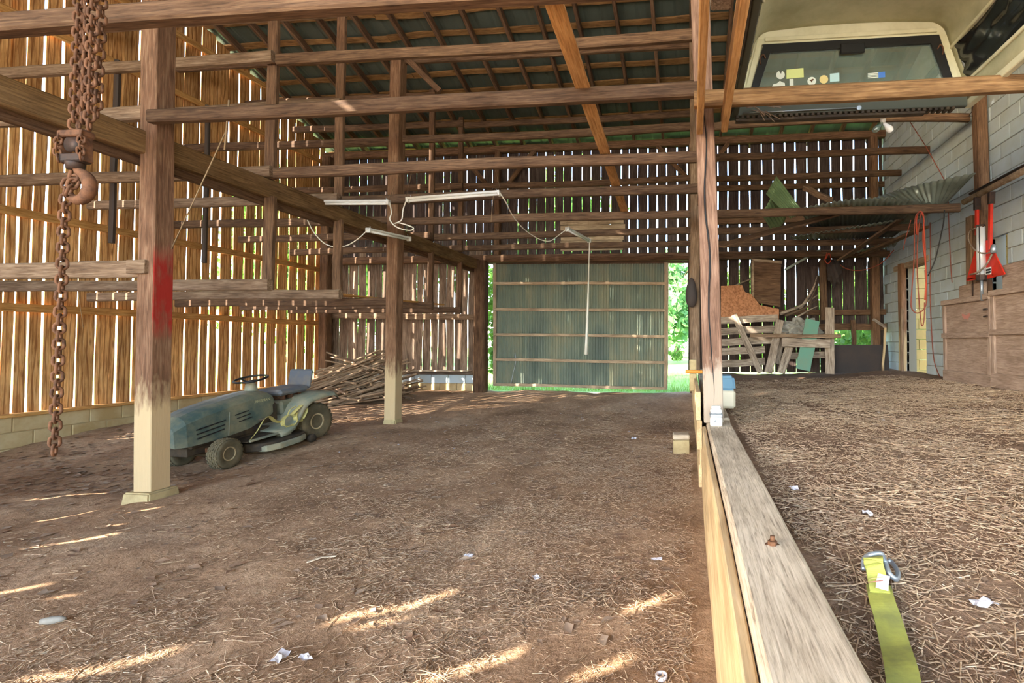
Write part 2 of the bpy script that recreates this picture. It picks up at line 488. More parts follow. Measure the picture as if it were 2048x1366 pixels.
def mat_leaf(name, c1, c2):
    m, n, p, o = newmat(name)
    a = noise(n, coords(n, (1, 1, 1), False), 1.7, 4)
    col = ramp(n, a, [(0.35, c1), (0.65, c2)])
    n.links.new(col, p.inputs['Base Color']); p.inputs['Roughness'].default_value = 0.6
    tr = N(n, 'ShaderNodeBsdfTranslucent'); n.links.new(col, tr.inputs[0])
    mx = N(n, 'ShaderNodeMixShader'); mx.inputs[0].default_value = 0.4
    n.links.new(p.outputs[0], mx.inputs[1]); n.links.new(tr.outputs[0], mx.inputs[2]); n.links.new(mx.outputs[0], o.inputs[0])
    return m
M_LEAF = mat_leaf('tree_leaf', srgb(70, 110, 40), srgb(130, 168, 70))
M_LEAF2 = mat_leaf('tree_leaf_pale', srgb(96, 140, 84), srgb(150, 190, 120))
M_GRASSB = mat_leaf('grass_blade', srgb(96, 138, 46), srgb(150, 180, 80))
M_FALLEN = plain('fallen_leaf', srgb(132, 98, 72), 0.85, dirt=srgb(170, 150, 128), dscale=2.0, damt=0.9)
M_STRAWS = None
def mat_straw():
    m, n, p, o = newmat('straw')
    a = noise(n, coords(n, (1, 1, 1), False), 55.0, 2)
    col = ramp(n, a, [(0.25, srgb(108, 82, 63)), (0.42, srgb(160, 131, 103)), (0.58, srgb(188, 160, 127)), (0.75, srgb(216, 200, 174))])
    n.links.new(col, p.inputs['Base Color']); p.inputs['Roughness'].default_value = 0.75
    return m
M_STRAWS = mat_straw()
def mat_dirt(name, c):
    m, n, p, o = newmat(name)
    v = coords(n, (1, 1, 1), False)
    a = noise(n, v, 1.1, 5, 0.6)
    b = noise(n, v, 14.0, 6, 0.7)
    d = noise(n, v, 60.0, 4, 0.7)
    col = ramp(n, a, [(0.3, c[0]), (0.5, c[1]), (0.72, c[2])])
    bl = ramp(n, b, [(0.3, (0.66, 0.62, 0.58, 1)), (0.65, (1.15, 1.15, 1.15, 1))])
    col = mixc(n, 1.0, col, bl, 'MULTIPLY')
    bl2 = ramp(n, d, [(0.3, (0.75, 0.74, 0.72, 1)), (0.7, (1.18, 1.18, 1.18, 1))])
    col = mixc(n, 1.0, col, bl2, 'MULTIPLY')
    n.links.new(col, p.inputs['Base Color']); p.inputs['Roughness'].default_value = 0.95
    p.inputs['Specular IOR Level'].default_value = 0.15
    h = math_(n, 'ADD', math_(n, 'MULTIPLY', b, 1.0), math_(n, 'MULTIPLY', d, 0.4))
    bump(n, p, h, 0.7, 0.03)
    return m
M_DIRT = mat_dirt('dirt', [srgb(138, 110, 84), srgb(172, 140, 110), srgb(194, 166, 136)])
M_DIRT2 = mat_dirt('dirt_raised', [srgb(106, 84, 66), srgb(138, 110, 88), srgb(160, 134, 110)])
def mat_lawn():
    m, n, p, o = newmat('lawn')
    v = coords(n, (1, 1, 1), False)
    a = noise(n, v, 0.5, 5)
    b = noise(n, v, 20, 4)
    col = ramp(n, a, [(0.3, srgb(104, 146, 60)), (0.55, srgb(146, 178, 86)), (0.75, srgb(190, 190, 124))])
    bl = ramp(n, b, [(0.3, (0.7, 0.75, 0.6, 1)), (0.7, (1.15, 1.15, 1.1, 1))])
    n.links.new(mixc(n, 1.0, col, bl, 'MULTIPLY'), p.inputs['Base Color']); p.inputs['Roughness'].default_value = 0.95
    return m
M_LAWN = mat_lawn()
def mat_doormetal():
    m, n, p, o = newmat('door_metal')
    v = coords(n, (1.2, 1.0, 0.35))
    a = noise(n, v, 1.6, 5, 0.6)
    col = ramp(n, a, [(0.32, srgb(92, 104, 94)), (0.5, srgb(118, 128, 112)), (0.7, srgb(142, 140, 114))])
    n.links.new(col, p.inputs['Base Color']); p.inputs['Roughness'].default_value = 0.55; p.inputs['Metallic'].default_value = 0.15
    return m
M_DOOR = mat_doormetal()
def mat_glass():
    m, n, p, o = newmat('dusty_glass')
    tr = N(n, 'ShaderNodeBsdfTransparent'); tr.inputs[0].default_value = (0.72, 0.8, 0.74, 1)
    gl = N(n, 'ShaderNodeBsdfGlossy'); gl.inputs['Roughness'].default_value = 0.12
    df = N(n, 'ShaderNodeBsdfDiffuse'); df.inputs[0].default_value = srgb(150, 170, 160)
    m1 = N(n, 'ShaderNodeMixShader'); m1.inputs[0].default_value = 0.18
    n.links.new(tr.outputs[0], m1.inputs[1]); n.links.new(gl.outputs[0], m1.inputs[2])
    a = noise(n, coords(n, (3, 3, 3)), 3, 4)
    m2 = N(n, 'ShaderNodeMixShader'); n.links.new(math_(n, 'MULTIPLY', a, 0.35), m2.inputs[0])
    n.links.new(m1.outputs[0], m2.inputs[1]); n.links.new(df.outputs[0], m2.inputs[2]); n.links.new(m2.outputs[0], o.inputs[0])
    return m
M_GLASS = mat_glass()

M_YARD = mat_dirt('yard_bounce', [srgb(196, 190, 176), srgb(214, 208, 196), srgb(226, 222, 212)])  # ground around the barn, kept pale as a reflector for the interior

M_CORRG = plain('corrugated_green_reflection', srgb(120, 140, 96), 0.4, 0.3, dirt=srgb(78, 96, 66), dscale=2, damt=0.6)  # green tint stands in for light reflected off the rearing sheets
M_PLANKD = wood('pole_orange_brown', srgb(88, 64, 42), srgb(134, 102, 68), srgb(160, 128, 90))
# ------------------------------------------------------------------ layout of the barn
XL, XP, XC, XR = -8.7, -4.85, 0.22, 4.1      # left wall, left post row, centre row, block wall
YF, YE = -5.0, 10.85                         # front left open for sky light (unseen, behind the camera), end wall
ROWS = [3.95, 5.1, 6.2, 7.4, 8.6, 9.75]      # rows of tier poles
T2, T3, T4, T5 = 1.36 + 0.66, 1.36 + 1.95, 1.36 + 3.26, 1.36 + 4.55
RIDGE = 2.9
def roofz(y):
    return CAMZ + 8.44 - 0.34 * y if y >= RIDGE else CAMZ + 8.44 - 0.34 * (2 * RIDGE - y)

# ---- floors
def grid(name, x0, x1, y0, y1, res, fn, mat, skirt=0.0):
    xs = np.linspace(x0, x1, int((x1 - x0) / res) + 1); ys = np.linspace(y0, y1, int((y1 - y0) / res) + 1)
    X, Y = np.meshgrid(xs, ys); Z = fn(X, Y)
    V = np.stack([X.ravel(), Y.ravel(), Z.ravel()], 1)
    nx, ny = len(xs), len(ys)
    i = np.arange(nx - 1)[None, :] + (np.arange(ny - 1) * nx)[:, None]; i = i.ravel()
    F = np.stack([i, i + 1, i + nx + 1, i + nx], 1)
    return npmesh(name, V, F, mat, None, True)
fl = grid('floor', XL - 0.02, 0.2, YF - 1.0, 10.95, 0.06, fz, M_DIRT); tag(fl, 'bare dirt floor of the lower drive bay', kind='structure')
fr = grid('floor', 0.2, XR + 0.02, YF - 1.0, 10.95, 0.06, rz, M_DIRT2); tag(fr, 'straw covered raised earth floor on the right', kind='structure')
lawn = grid('floor', -60, 60, 10.9, 90, 1.0, lambda x, y: 0.22 + 0.0 * x + (vn(x, y, 0.12, 9) - 0.5) * 0.25 * sstep(11, 20, y), M_LAWN); tag(lawn, 'sunlit mown lawn outside the big door', kind='structure')
yard = mesh('floor', [(-60, -60, -0.05), (60, -60, -0.05), (60, YF - 0.9, -0.05), (-60, YF - 0.9, -0.05),
                      (-60, 11, -0.05), (XL - 0.3, 11, -0.05), (XL - 0.3, YF - .9, -0.05)], [(0, 1, 2, 6, 3), (3, 6, 5, 4)], M_YARD)
tag(yard, 'yard ground made pale to bounce light into the barn', kind='structure')

# ---- left wall: block base, sill, boards with gaps, girts
wl = thing('wall_left', 'golden board siding wall with daylight gaps on block base', kind='structure')
SILL = 0.40
bz = [SILL - 0.20, SILL - 0.405, SILL - 0.61]
prof = mesh('mortar_core', *(lambda a, b, c, d: ([(a, b, -0.4), (c, b, -0.4), (c, d, -0.4), (a, d, -0.4), (a, b, SILL - .004), (c, b, SILL - .004), (c, d, SILL - .004), (a, d, SILL - .004)],
    [(0, 3, 2, 1), (4, 5, 6, 7), (0, 1, 5, 4), (1, 2, 6, 5), (2, 3, 7, 6), (3, 0, 4, 7)]))(XL - 0.19, YF, XL + 0.015, YE + .1), M_MORTT, wl)
blk = None
def block(parent, x0, x1, y0, y1, z0, z1, mat, name='block'):
    M = Matrix.Translation((random.uniform(-.003, .003), 0, 0))
    bm = bmesh.new(); bm_box(bm, x0, x1, y0, y1, z0, z1, 0.006)
    return bmobj(name, bm, mat, parent, M)
for r, z in enumerate(bz):
    y = YE - 0.05 - (0.2 if r % 2 else 0.0)
    while y > 4.3:
        block(wl, XL - 0.05, XL + 0.022, y - 0.40, y - 0.006, z + 0.004, z + 0.197, M_TANP)
        y -= 0.406
beam('sill', (XL - 0.03, YF, SILL + 0.02), (XL - 0.03, YE, SILL + 0.02), 0.2, 0.045, M_GIRTL, wl, seg=10)
GAPPX = [6, 33, 60, 89, 123, 157, 194, 236, 268, 302, 338, 372, 403, 420, 438, 464, 488, 509, 522, 535, 555, 577, 596, 613, 631]
def wall_y(px):
    return PX(px, 700, XL).y
gy = [wall_y(p) for p in GAPPX] + [YE + 0.04]
def vboard(parent, axis, c0, c1, fixed, z0, z1, mat, th=0.024, seg=7, wob=0.004, var=0.035):
    c = (c0 + c1) / 2
    if axis == 'Y':
        beam('board', (fixed, c, z0), (fixed, c, z1), c1 - c0, th, mat, parent, up=Vector((1, 0, 0)), seg=seg, wob=wob, var=var, ch=0.003)
    else:
        beam('board', (c, fixed, z0), (c, fixed, z1), c1 - c0, th, mat, parent, up=Vector((0, 1, 0)), seg=seg, wob=wob, var=var, ch=0.003)
rl = random.Random(11)
ZJ = 4.45                                        # joint between lower and upper boards
for i in range(len(gy) - 1):
    g = rl.choice([0.022, 0.027, 0.034, 0.026, 0.017]) + 0.012 * (gy[i] > 8)
    zt = ZJ + 0.25 * math.sin(i * 1.7) * 0.6
    vboard(wl, 'Y', gy[i] + g * 0.5, gy[i + 1] - g * 0.5, XL - 0.045, SILL + 0.03, zt, M_LEFT, th=0.014)
y = gy[0]
while y < YE - 0.05:
    wdt = rl.uniform(0.17, 0.30)
    g = rl.choice([0.024, 0.030, 0.001, 0.026, 0.001])
    y2 = min(y + wdt, YE + 0.04)
    zt = roofz((y + y2) / 2) - 0.03
    if zt > 4.2:
        vboard(wl, 'Y', y + g * 0.5, y2 - g * 0.5, XL - 0.072, 4.22, zt, M_LEFT, th=0.014)
    y = y2
# near part of the left wall, out of the frame: closed boards with a few slits that let the sun streaks in
STREAKS = [((50, 1366), (355, 1295)), ((655, 1250), (915, 1175)), ((840, 1368), (1060, 1298)), ((1175, 1366), (1295, 1315)),
           ((1285, 1230), (1385, 1197)), ((60, 1096), (250, 1070)), ((0, 1186), (118, 1175)), ((0, 1022), (150, 1006)), ((0, 986), (180, 966)),
           ((255, 1022), (330, 1016)), ((700, 1255), (800, 1228)), ((215, 1050), (250, 1047)), ((120, 1200), (170, 1190)), ((1470, 1022), (1560, 1013))]
slits = []
for k, (a, b) in enumerate(STREAKS):
    zf = 0.77 if k == 13 else 0.0
    A = PZ(a[0], a[1], zf); B = PZ(b[0], b[1], zf)
    mid = (A + B) / 2
    half = 0.5 * abs((B - A).dot(Vector((AZ.x, AZ.y, 0))))
    t = (mid.x - XL) / AZ.x
    yw = mid.y - AZ.y * t
    zc = zf + t * math.tan(SUN_EL); hz = half * math.tan(SUN_EL)
    wdt = 0.075 if k in (1, 2, 0, 3, 5) else 0.05
    slits.append((yw, max(zc - hz, SILL + .1), zc + hz, wdt))
slits.sort()
merged = []
for s in slits:
    if merged and s[0] - merged[-1][0] < 0.09:
        merged[-1][1].append((s[1], s[2])); merged[-1][2] = max(merged[-1][2], s[3])
    else:
        merged.append([s[0], [(s[1], s[2])], s[3]])
y = YF
def closed(c0, c1, z0, z1):
    if c1 - c0 < 0.002 or z1 - z0 < 0.01: return
    n_ = max(1, int((c1 - c0) / 0.3)) if z1 - z0 > 3 else 1
    for q in range(n_):
        a = c0 + (c1 - c0) * q / n_; b = c0 + (c1 - c0) * (q + 1) / n_
        M, L = frame(Vector((XL - 0.045, (a + b) / 2, z0)), Vector((XL - 0.045, (a + b) / 2, z1)), Vector((1, 0, 0)))
        V, F = beam_geo(L, b - a + 0.001, 0.024, seg=1, wob=0, var=0, ch=0.002)
        mesh('board', V, F, M_LEFT, wl, M)
for (yw, zr, wdt) in merged:
    if yw > gy[0] - 0.1: continue
    closed(y, yw - wdt / 2, SILL + 0.03, roofz(y) - 0.02)
    zz = SILL + 0.03
    for (a, b) in sorted(zr):
        closed(yw - wdt / 2, yw + wdt / 2, zz, a); zz = b
    closed(yw - wdt / 2, yw + wdt / 2, zz, roofz(yw) - 0.02)
    y = yw + wdt / 2
closed(y, gy[0], SILL + 0.03, roofz(y) - 0.05)
for (zg, hh) in ((1.80, 0.11), (3.05, 0.11), (4.55, 0.10), (5.6, 0.1), (6.6, 0.1)):
    y1 = YE - 0.2
    y0 = 3.0
    if zg > 5.9: y1 = min(y1, RIDGE + (8.44 + CAMZ - zg - .1) / 0.34 - RIDGE)
    beam('girt', (XL + 0.012, y0, zg), (XL + 0.012, y1, zg), 0.05, hh, M_GIRTL, wl, seg=10, wob=0.006)

# ---- end wall with boards, plate, header, girts
wb = thing('wall_back', 'end wall of upright grey brown boards with bright gaps', kind='structure')
ZPL = 5.78
HDR = 3.26
DX0, DX1 = -4.62, -0.02
re_ = random.Random(5)
def gapsx(x0, x1, lo, hi):
    xs = [x0]
    while xs[-1] < x1 - lo:
        xs.append(min(xs[-1] + re_.uniform(lo, hi), x1))
    if x1 - xs[-1] < 0.08: xs[-1] = x1
    else: xs.append(x1)
    return xs
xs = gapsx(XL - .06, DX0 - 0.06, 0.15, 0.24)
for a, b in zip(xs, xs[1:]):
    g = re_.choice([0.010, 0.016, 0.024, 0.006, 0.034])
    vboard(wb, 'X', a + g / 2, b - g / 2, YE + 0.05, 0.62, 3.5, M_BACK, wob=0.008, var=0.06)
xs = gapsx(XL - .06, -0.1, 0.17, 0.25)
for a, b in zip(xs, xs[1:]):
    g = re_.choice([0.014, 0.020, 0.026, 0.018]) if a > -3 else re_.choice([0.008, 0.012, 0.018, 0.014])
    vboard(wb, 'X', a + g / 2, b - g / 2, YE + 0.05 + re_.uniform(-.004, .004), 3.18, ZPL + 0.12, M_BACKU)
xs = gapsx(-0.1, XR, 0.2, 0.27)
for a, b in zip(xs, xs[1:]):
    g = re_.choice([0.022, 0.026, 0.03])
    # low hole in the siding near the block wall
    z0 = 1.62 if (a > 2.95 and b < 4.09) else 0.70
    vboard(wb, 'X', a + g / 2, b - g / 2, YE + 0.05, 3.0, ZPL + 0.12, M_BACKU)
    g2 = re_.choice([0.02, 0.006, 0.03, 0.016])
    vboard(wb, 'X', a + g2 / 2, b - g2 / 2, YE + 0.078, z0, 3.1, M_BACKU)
beam('plate', (XL, YE - 0.06, ZPL), (XR, YE - 0.06, ZPL), 0.14, 0.15, M_RAFT, wb, seg=14, wob=0.01)
beam('header', (XL, YE - 0.06, HDR), (XR, YE - 0.06, HDR - 0.02), 0.14, 0.17, M_RAFT, wb, seg=14, wob=0.006)
beam('girt', (XL, YE - 0.02, 1.98), (DX0 - 0.1, YE - 0.02, 1.93), 0.06, 0.13, M_POLEG, wb, seg=8)
beam('girt', (XL, YE - 0.02, 4.72), (XR, YE - 0.02, 4.74), 0.06, 0.12, M_RAFT, wb, seg=12)
beam('girt', (0.3, YE - 0.02, 4.05), (XR, YE - 0.02, 4.05), 0.06, 0.2, M_RAFT, wb, seg=6)
beam('girt', (0.3, YE - 0.02, 2.0), (XR, YE - 0.02, 2.0), 0.06, 0.12, M_RAFT, wb, seg=6)
beam('girt', (2.6, YE - 0.02, 1.68), (XR, YE - 0.02, 1.68), 0.06, 0.14, M_RAFT, wb, seg=6)
beam('sill', (XL, YE - 0.02, 0.66), (DX0 - 0.1, YE - 0.02, 0.64), 0.24, 0.06, M_BACK, wb, seg=6)
beam('loose_board', (-6.5, YE - 0.18, 0.70), (-5.0, YE - 0.18, 0.71), 0.14, 0.03, M_GREYW, wb, seg=4)
# patch of horizontal planks over the door
for k in range(8):
    z = 3.42 + k * 0.118
    if k == 7: continue
    beam('patch_plank', (-2.96 + re_.uniform(-.02, .02), YE + 0.012, z + 0.06), (-1.5 + re_.uniform(-.05, .02), YE + 0.012, z + 0.06), 0.03, 0.112, M_PATCH, wb, seg=5)
# upper brace pair and short post over the door post
beam('stud', (-4.42, YE - 0.08, HDR + .08), (-4.42, YE - 0.08, ZPL - .05), 0.14, 0.12, M_RAFT, wb)
beam('brace', (-4.36, YE - 0.12, 4.72), (-3.55, YE - 0.12, ZPL - .08), 0.05, 0.1, M_RAFT, wb)
beam('brace', (-4.48, YE - 0.12, 4.72), (-5.3, YE - 0.12, ZPL - .08), 0.05, 0.1, M_RAFT, wb)
beam('brace', (0.0, YE - 0.12, 4.85), (-0.75, YE - 0.12, ZPL - .08), 0.05, 0.1, M_RAFT, wb)
beam('brace', (0.2, YE - 0.12, 4.9), (0.8, YE - 0.12, ZPL - .08), 0.05, 0.1, M_RAFT, wb)
# block footing below the end wall boards
x = DX0 - 0.12
mesh('mortar_core', *(lambda a, b, c, d: ([(a, b, -0.4), (c, b, -0.4), (c, d, -0.4), (a, d, -0.4), (a, b, .625), (c, b, .625), (c, d, .625), (a, d, .625)],
    [(0, 3, 2, 1), (4, 5, 6, 7), (0, 1, 5, 4), (1, 2, 6, 5), (2, 3, 7, 6), (3, 0, 4, 7)]))(XL, YE - .08, DX0 - .13, YE + .1), M_MORT, wb)
while x > XL + 0.3:
    for zc in (0.42, 0.215, 0.01):
        xo = 0.2 if zc == 0.215 else 0
        block(wb, max(x - 0.4 - xo, XL), x - 0.006 - xo if zc != 0.215 else x - .206, YE - 0.1, YE + 0.05, zc, zc + 0.198, M_BLUEP if zc > .3 else M_TANP)
    x -= 0.406

# ---- right wall: painted blocks with a doorway and a small window
wr = thing('wall_right', 'pale painted concrete block wall with doorway and small window', kind='structure')
DY0, DY1, DZ1 = 9.05, 9.86, 2.78
WY0, WY1, WZ0, WZ1 = 6.78, 7.12, 1.75, 2.86
C0 = 0.55
def hole(y0, y1, z0, z1):
    c = (y0 + y1) / 2; zc = (z0 + z1) / 2
    return (DY0 < c < DY1 and zc < DZ1) or (WY0 < c < WY1 and WZ0 < zc < WZ1)
def cuty(y0, y1, z0, z1):
    """split a block at the openings"""
    pcs = [(y0, y1)]
    for (a, b, lo, hi) in ((DY0, DY1, -1, DZ1), (WY0, WY1, WZ0, WZ1)):
        zc = (z0 + z1) / 2
        if not (lo < zc < hi): continue
        new = []
        for (p, q) in pcs:
            if q <= a or p >= b: new.append((p, q)); continue
            if p < a - .02: new.append((p, a))
            if q > b + .02: new.append((b, q))
        pcs = new
    return pcs
def corebox(y0, y1, z0, z1):
    bm = bmesh.new(); bm_box(bm, XR + 0.012, XR + 0.2, y0, y1, z0, z1)
    return bm
bm = bmesh.new()
for (y0, y1, z0, z1) in ((YF, WY0, -.2, 6.2), (WY0, WY1, -.2, WZ0), (WY0, WY1, WZ1, 6.2), (WY1, DY0, -.2, 6.2), (DY0, DY1, DZ1, 6.2), (DY0, DY1, -.2, .62), (DY1, YE + .2, -.2, 6.2)):
    bm_box(bm, XR + 0.012, XR + 0.19, y0, y1, z0, z1)
bmobj('mortar_core', bm, M_MORT, wr)
bm = bmesh.new()
v = [bm.verts.new(p) for p in ((XR + .05, YE + .1, 6.1), (XR + .05, RIDGE, roofz(RIDGE) - .03), (XR + .05, YF, roofz(YF) - .03), (XR + .05, YF, 6.1))]
bm.faces.new(v); r = bmesh.ops.extrude_face_region(bm, geom=list(bm.faces)); bmesh.ops.translate(bm, vec=(.1, 0, 0), verts=[q for q in r['geom'] if isinstance(q, bmesh.types.BMVert)])
bmobj('gable_panel', bm, M_BLUEP, wr)
nb = 0
rest = bmesh.new()
c = 0
z = C0
while z < 6.1:
    y = YE + 0.1 - (0.203 if c % 2 else 0)
    while y > YF:
        for (p, q) in cuty(y - 0.40, y - 0.006, z, z + 0.197):
            if q - p < 0.03: continue
            seen = (6.05 < y) and z < 5.75
            if seen and nb < 300:
                block(wr, XR, XR + 0.06, p, q, z + 0.004, z + 0.198, M_BLUEP); nb += 1
            elif not (z < 5.75 and 6.05 < y) or nb >= 300:
                bm_box(rest, XR, XR + 0.06, p, q, z + 0.004, z + 0.198)
        y -= 0.406
    z += 0.203; c += 1
o = bmobj('block_courses', rest, M_BLUEP, wr); tag(o, kind='stuff')
# side room seen through the doorway: cream block walls
rm = bmesh.new()
for c in range(15):
    z = 0.6 + c * 0.203
    x = XR + 0.2 - (0.2 if c % 2 else 0)
    while x < 7.0:
        bm_box(rm, max(x, XR + .2), x + 0.4, YE - 0.62, YE - 0.5, z + .003, z + 0.198, 0.004); x += 0.406
    y = 4.0 - (0.2 if c % 2 else 0)
    while y < YE - .6:
        bm_box(rm, 6.9, 7.0, y, y + 0.4, z + .003, z + 0.198, 0.004); y += 0.406
o = bmobj('side_room_blocks', rm, M_YELP, wr); tag(o, kind='stuff')
box('side_room_floor', XR + .19, 7.0, 3.5, YE, 0.5, 0.68, M_DIRT2, wr)
box('side_room_roof', 5.6, 7.2, 3.2, YE + .2, 3.7, 3.75, M_ROOF, wr)
# jambs and lintel
beam('door_jamb', (XR - 0.03, DY1 + 0.09, 0.68), (XR - 0.03, DY1 + 0.06, DZ1 + .1), 0.17, 0.1, M_POST, wr, up=Vector((1, 0, 0)))
beam('door_jamb', (XR - 0.09, DY1 - 0.02, 0.70), (XR - 0.08, DY1 - 0.02, 2.0), 0.05, 0.05, M_POLEG, wr, up=Vector((1, 0, 0)))
beam('lintel', (XR + 0.05, DY0 - 0.15, DZ1 + 0.04), (XR + 0.05, DY1 + 0.5, DZ1 + 0.05), 0.14, 0.11, M_PATCH, wr)

# ---- roof: rafters, purlins, sheets
ce = thing('ceiling', 'pitched roof of dark metal sheets on rafters and lath', kind='structure')
SL = Vector((0, -1, 0.34)).normalized(); NR = Vector((0, 0.34, 1)).normalized()
rr_ = random.Random(3)
k = 0
x = 3.9
while x > XL:
    ye = 11.25
    e = Vector((x, ye, roofz(ye) - 0.13)); t = Vector((x, RIDGE, roofz(RIDGE) - 0.13))
    beam('rafter', e, t, 0.06, 0.13, M_RAFT, ce, up=NR, seg=6, wob=0.01)
    x -= 0.648
for q in range(20):
    y = 11.12 - q * 0.40
    if y < 3.3: break
    zc = roofz(y) - 0.045
    for (a, b) in ((XL - .1, -5.5), (-5.52, -2.2), (-2.22, 1.0), (1.02, XR)):
        beam('purlin', (a, y + rr_.uniform(-.03, .03), zc), (b, y + rr_.uniform(-.03, .03), zc), 0.11, 0.035, M_PURL, ce, up=NR, seg=5, wob=0.012, var=0.12)
def roofsheet(name, x0, x1, y0, y1, lift, mat, parent):
    nxs = int((x1 - x0) / 0.05) + 1
    V = []; F = []
    pr = []
    for i in range(nxs + 1):
        u = i / nxs; rib = 0.012 if (i % 6 == 0) else 0.0
        pr.append((x0 + (x1 - x0) * u, rib))
    ys_ = [y0 + (y1 - y0) * j / 6 for j in range(7)]
    for j, yy in enumerate(ys_):
        for (xx, rb) in pr:
            V.append((xx, yy, roofz(yy) - 0.005 + rb + lift))
    n_ = len(pr)
    for j in range(6):
        for i in range(n_ - 1):
            F.append((j * n_ + i, j * n_ + i + 1, (j + 1) * n_ + i + 1, (j + 1) * n_ + i))
    return mesh(name, V, F, mat, parent)
x = XL - 0.25
k = 0
while x < XR + 0.2:
    roofsheet('roof_sheet', x, x + 0.40, 11.32 + rr_.uniform(-.02, .02), RIDGE, 0.003 * (k % 2), M_ROOF, ce)
    x += 0.324; k += 1
mesh('roof_sheet', [(XL - .3, RIDGE, roofz(RIDGE)), (XR + .3, RIDGE, roofz(RIDGE)), (XR + .3, YF - .3, roofz(YF - .3)), (XL - .3, YF - .3, roofz(YF - .3))], [(0, 1, 2, 3)], M_ROOF, ce)

# ---- big metal door hung outside the end wall, slid part open
door = thing('door_1', 'wide corrugated metal sliding door with wooden rails', loc=(0, 0, 0), kind='structure')
dA = PY(987, 527, 11.05); dB = PY(1337, 526, 11.05); dC = PY(1335, 779, 11.05); dD = PY(987, 771, 11.05)
def dpt(u, v, off=0.0):
    p = (dA * (1 - u) + dB * u) * (1 - v) + (dD * (1 - u) + dC * u) * v
    return Vector((p.x, p.y + off, p.z))
NS = 6
for s in range(NS):
    V = []; F = []; nc = 88
    for j in range(5):
        for i in range(nc + 1):
            u = (s + i / nc * 1.02) / NS; u = min(u, 1.0)
            V.append(dpt(u, j / 4, 0.016 * math.sin(i / nc * 11 * 2 * math.pi) + 0.004 * (s % 2)))
    for j in range(4):
        for i in range(nc):
            a = j * (nc + 1) + i
            F.append((a, a + 1, a + nc + 2, a + nc + 1))
    mesh('door_sheet', V, F, M_DOOR, door, smooth=True)
for v_ in (0.165, 0.378, 0.583, 0.787, 0.99):
    beam('door_rail', dpt(0.01, v_, -0.05), dpt(0.985, v_, -0.05), 0.05, 0.065, M_PATCH, door, seg=8, wob=0.004)
beam('door_stile', dpt(0.01, 0, -0.03), dpt(0.01, 1, -0.03), 0.07, 0.04, M_PATCH, door, up=Vector((0, 1, 0)))
beam('door_stile', dpt(0.99, 0, -0.03), dpt(0.99, 1, -0.03), 0.09, 0.05, M_PATCH, door, up=Vector((0, 1, 0)))
beam('door_track', dpt(-0.1, -0.005, 0.0), dpt(1.2, -0.005, 0.0), 0.06, 0.05, M_RAFT, door)
hng = tube('door_chain', [dpt(.13, .73, -.04), dpt(.135, .8, -.04), dpt(.12, .9, -.05), dpt(.105, 1.0, -.05)], 0.008, M_ZINC, door)
# ------------------------------------------------------------------ frame: posts, beams, struts, tier poles
def post(a_px, b_px, Y, w, mat, label, z_top=None, name='post', cat='post', group=None, d=None):
    """post whose axis passes two photo points at depth Y"""
    A = PY(b_px[0], b_px[1], Y); B = PY(a_px[0], a_px[1], Y)
    if z_top: B = A + (B - A) * ((z_top - A.z) / (B.z - A.z))
    o = beam(name, A, B, w, d or w, mat, up=Vector((1, 0, 0)), seg=12, wob=0.004, ch=0.006)
    # faces square to the barn: nothing more to do, up = +X
    return tag(o, label, cat, group)
# base pads first
def pad(x, y, w, h, mat, label):
    z = FZ(x, y)
    bm = bmesh.new()
    vs = bm_box(bm, -w / 2, w / 2, -w / 2, w / 2, -0.1, h)
    for q in vs:
        if q.co.z > 0: q.co.x *= 0.86; q.co.y *= 0.86
    bmesh.ops.bevel(bm, geom=list(bm.edges), offset=0.012, segments=2, affect='EDGES')
    o = bmobj('footing', bm, mat, None, Matrix.Translation((x, y, z)))
    return tag(o, label, 'footing')
A = PY(305, 985, 3.95)
pad(A.x - 0.01, A.y, 0.29, 0.085, M_CONC, 'square tapered concrete footing under the red marked post')
post((318, 60), (305, 978), 3.95, 0.165, M_POSTL, 'brown square post with faded red paint band on concrete footing', z_top=5.4)
B = PY(786, 838, 7.4)
pad(B.x, B.y, 0.23, 0.06, M_CONC, 'small concrete footing under the middle post beside the stick pile')
post((795, 250), (785, 842), 7.4, 0.18, M_POST, 'pale footed square post right of the mower and stick pile', z_top=6.0)
post((1408, 240), (1428, 842), 4.1, 0.155, M_POSTC, 'split weathered post standing on the pale retaining timber', z_top=5.9)
_sp = bpy.data.objects['post.002']
_rc = random.Random(2)
tube('crack', [(0.12 + k * .14, .079, -.006 + .012 * math.sin(k * .9) + _rc.uniform(-.004, .004)) for k in range(20)], .007, M_INK, _sp, 5, 3, 1.0, lambda t: .002 + .006 * math.sin(t * math.pi))
for (px, Y, w, zt, lab, mat) in ((1387, 7.4, 0.14, 6.0, 'dark rough post right behind the split post, second of its row', M_POLEG), (1386, 10.7, 0.15, 5.7, 'post at right edge of the big door opening', M_POLEG),
                      (962, 10.72, 0.26, 3.2, 'door post left of the corrugated metal door', M_RAFT), (651, 10.7, 0.2, 5.7, 'dark corner post where golden and grey walls meet', M_RAFT), (1752, 10.7, 0.16, 5.7, 'dark corner post beside the pale block wall', M_RAFT)):
    p = PY(px, 684, Y)
    z0 = FZ(p.x, p.y) if p.x < .1 else RZ(p.x, p.y)
    if Y == 7.4: z0 = 0.98; p.x += 0.03
    if Y > 10:
        beam('post', (p.x, p.y, z0 - .05), (p.x - 0.01, p.y, zt), w, w, mat, wb, up=Vector((1, 0, 0)), seg=8)
        continue
    o = beam('post', (p.x, p.y, z0 - .05), (p.x - 0.01, p.y, zt), w, w, mat, up=Vector((1, 0, 0)), seg=8)
    tag(o, lab, 'post')
p = PX(1958, 240, XR - 0.1); q = PX(1972, 560, XR - 0.1)
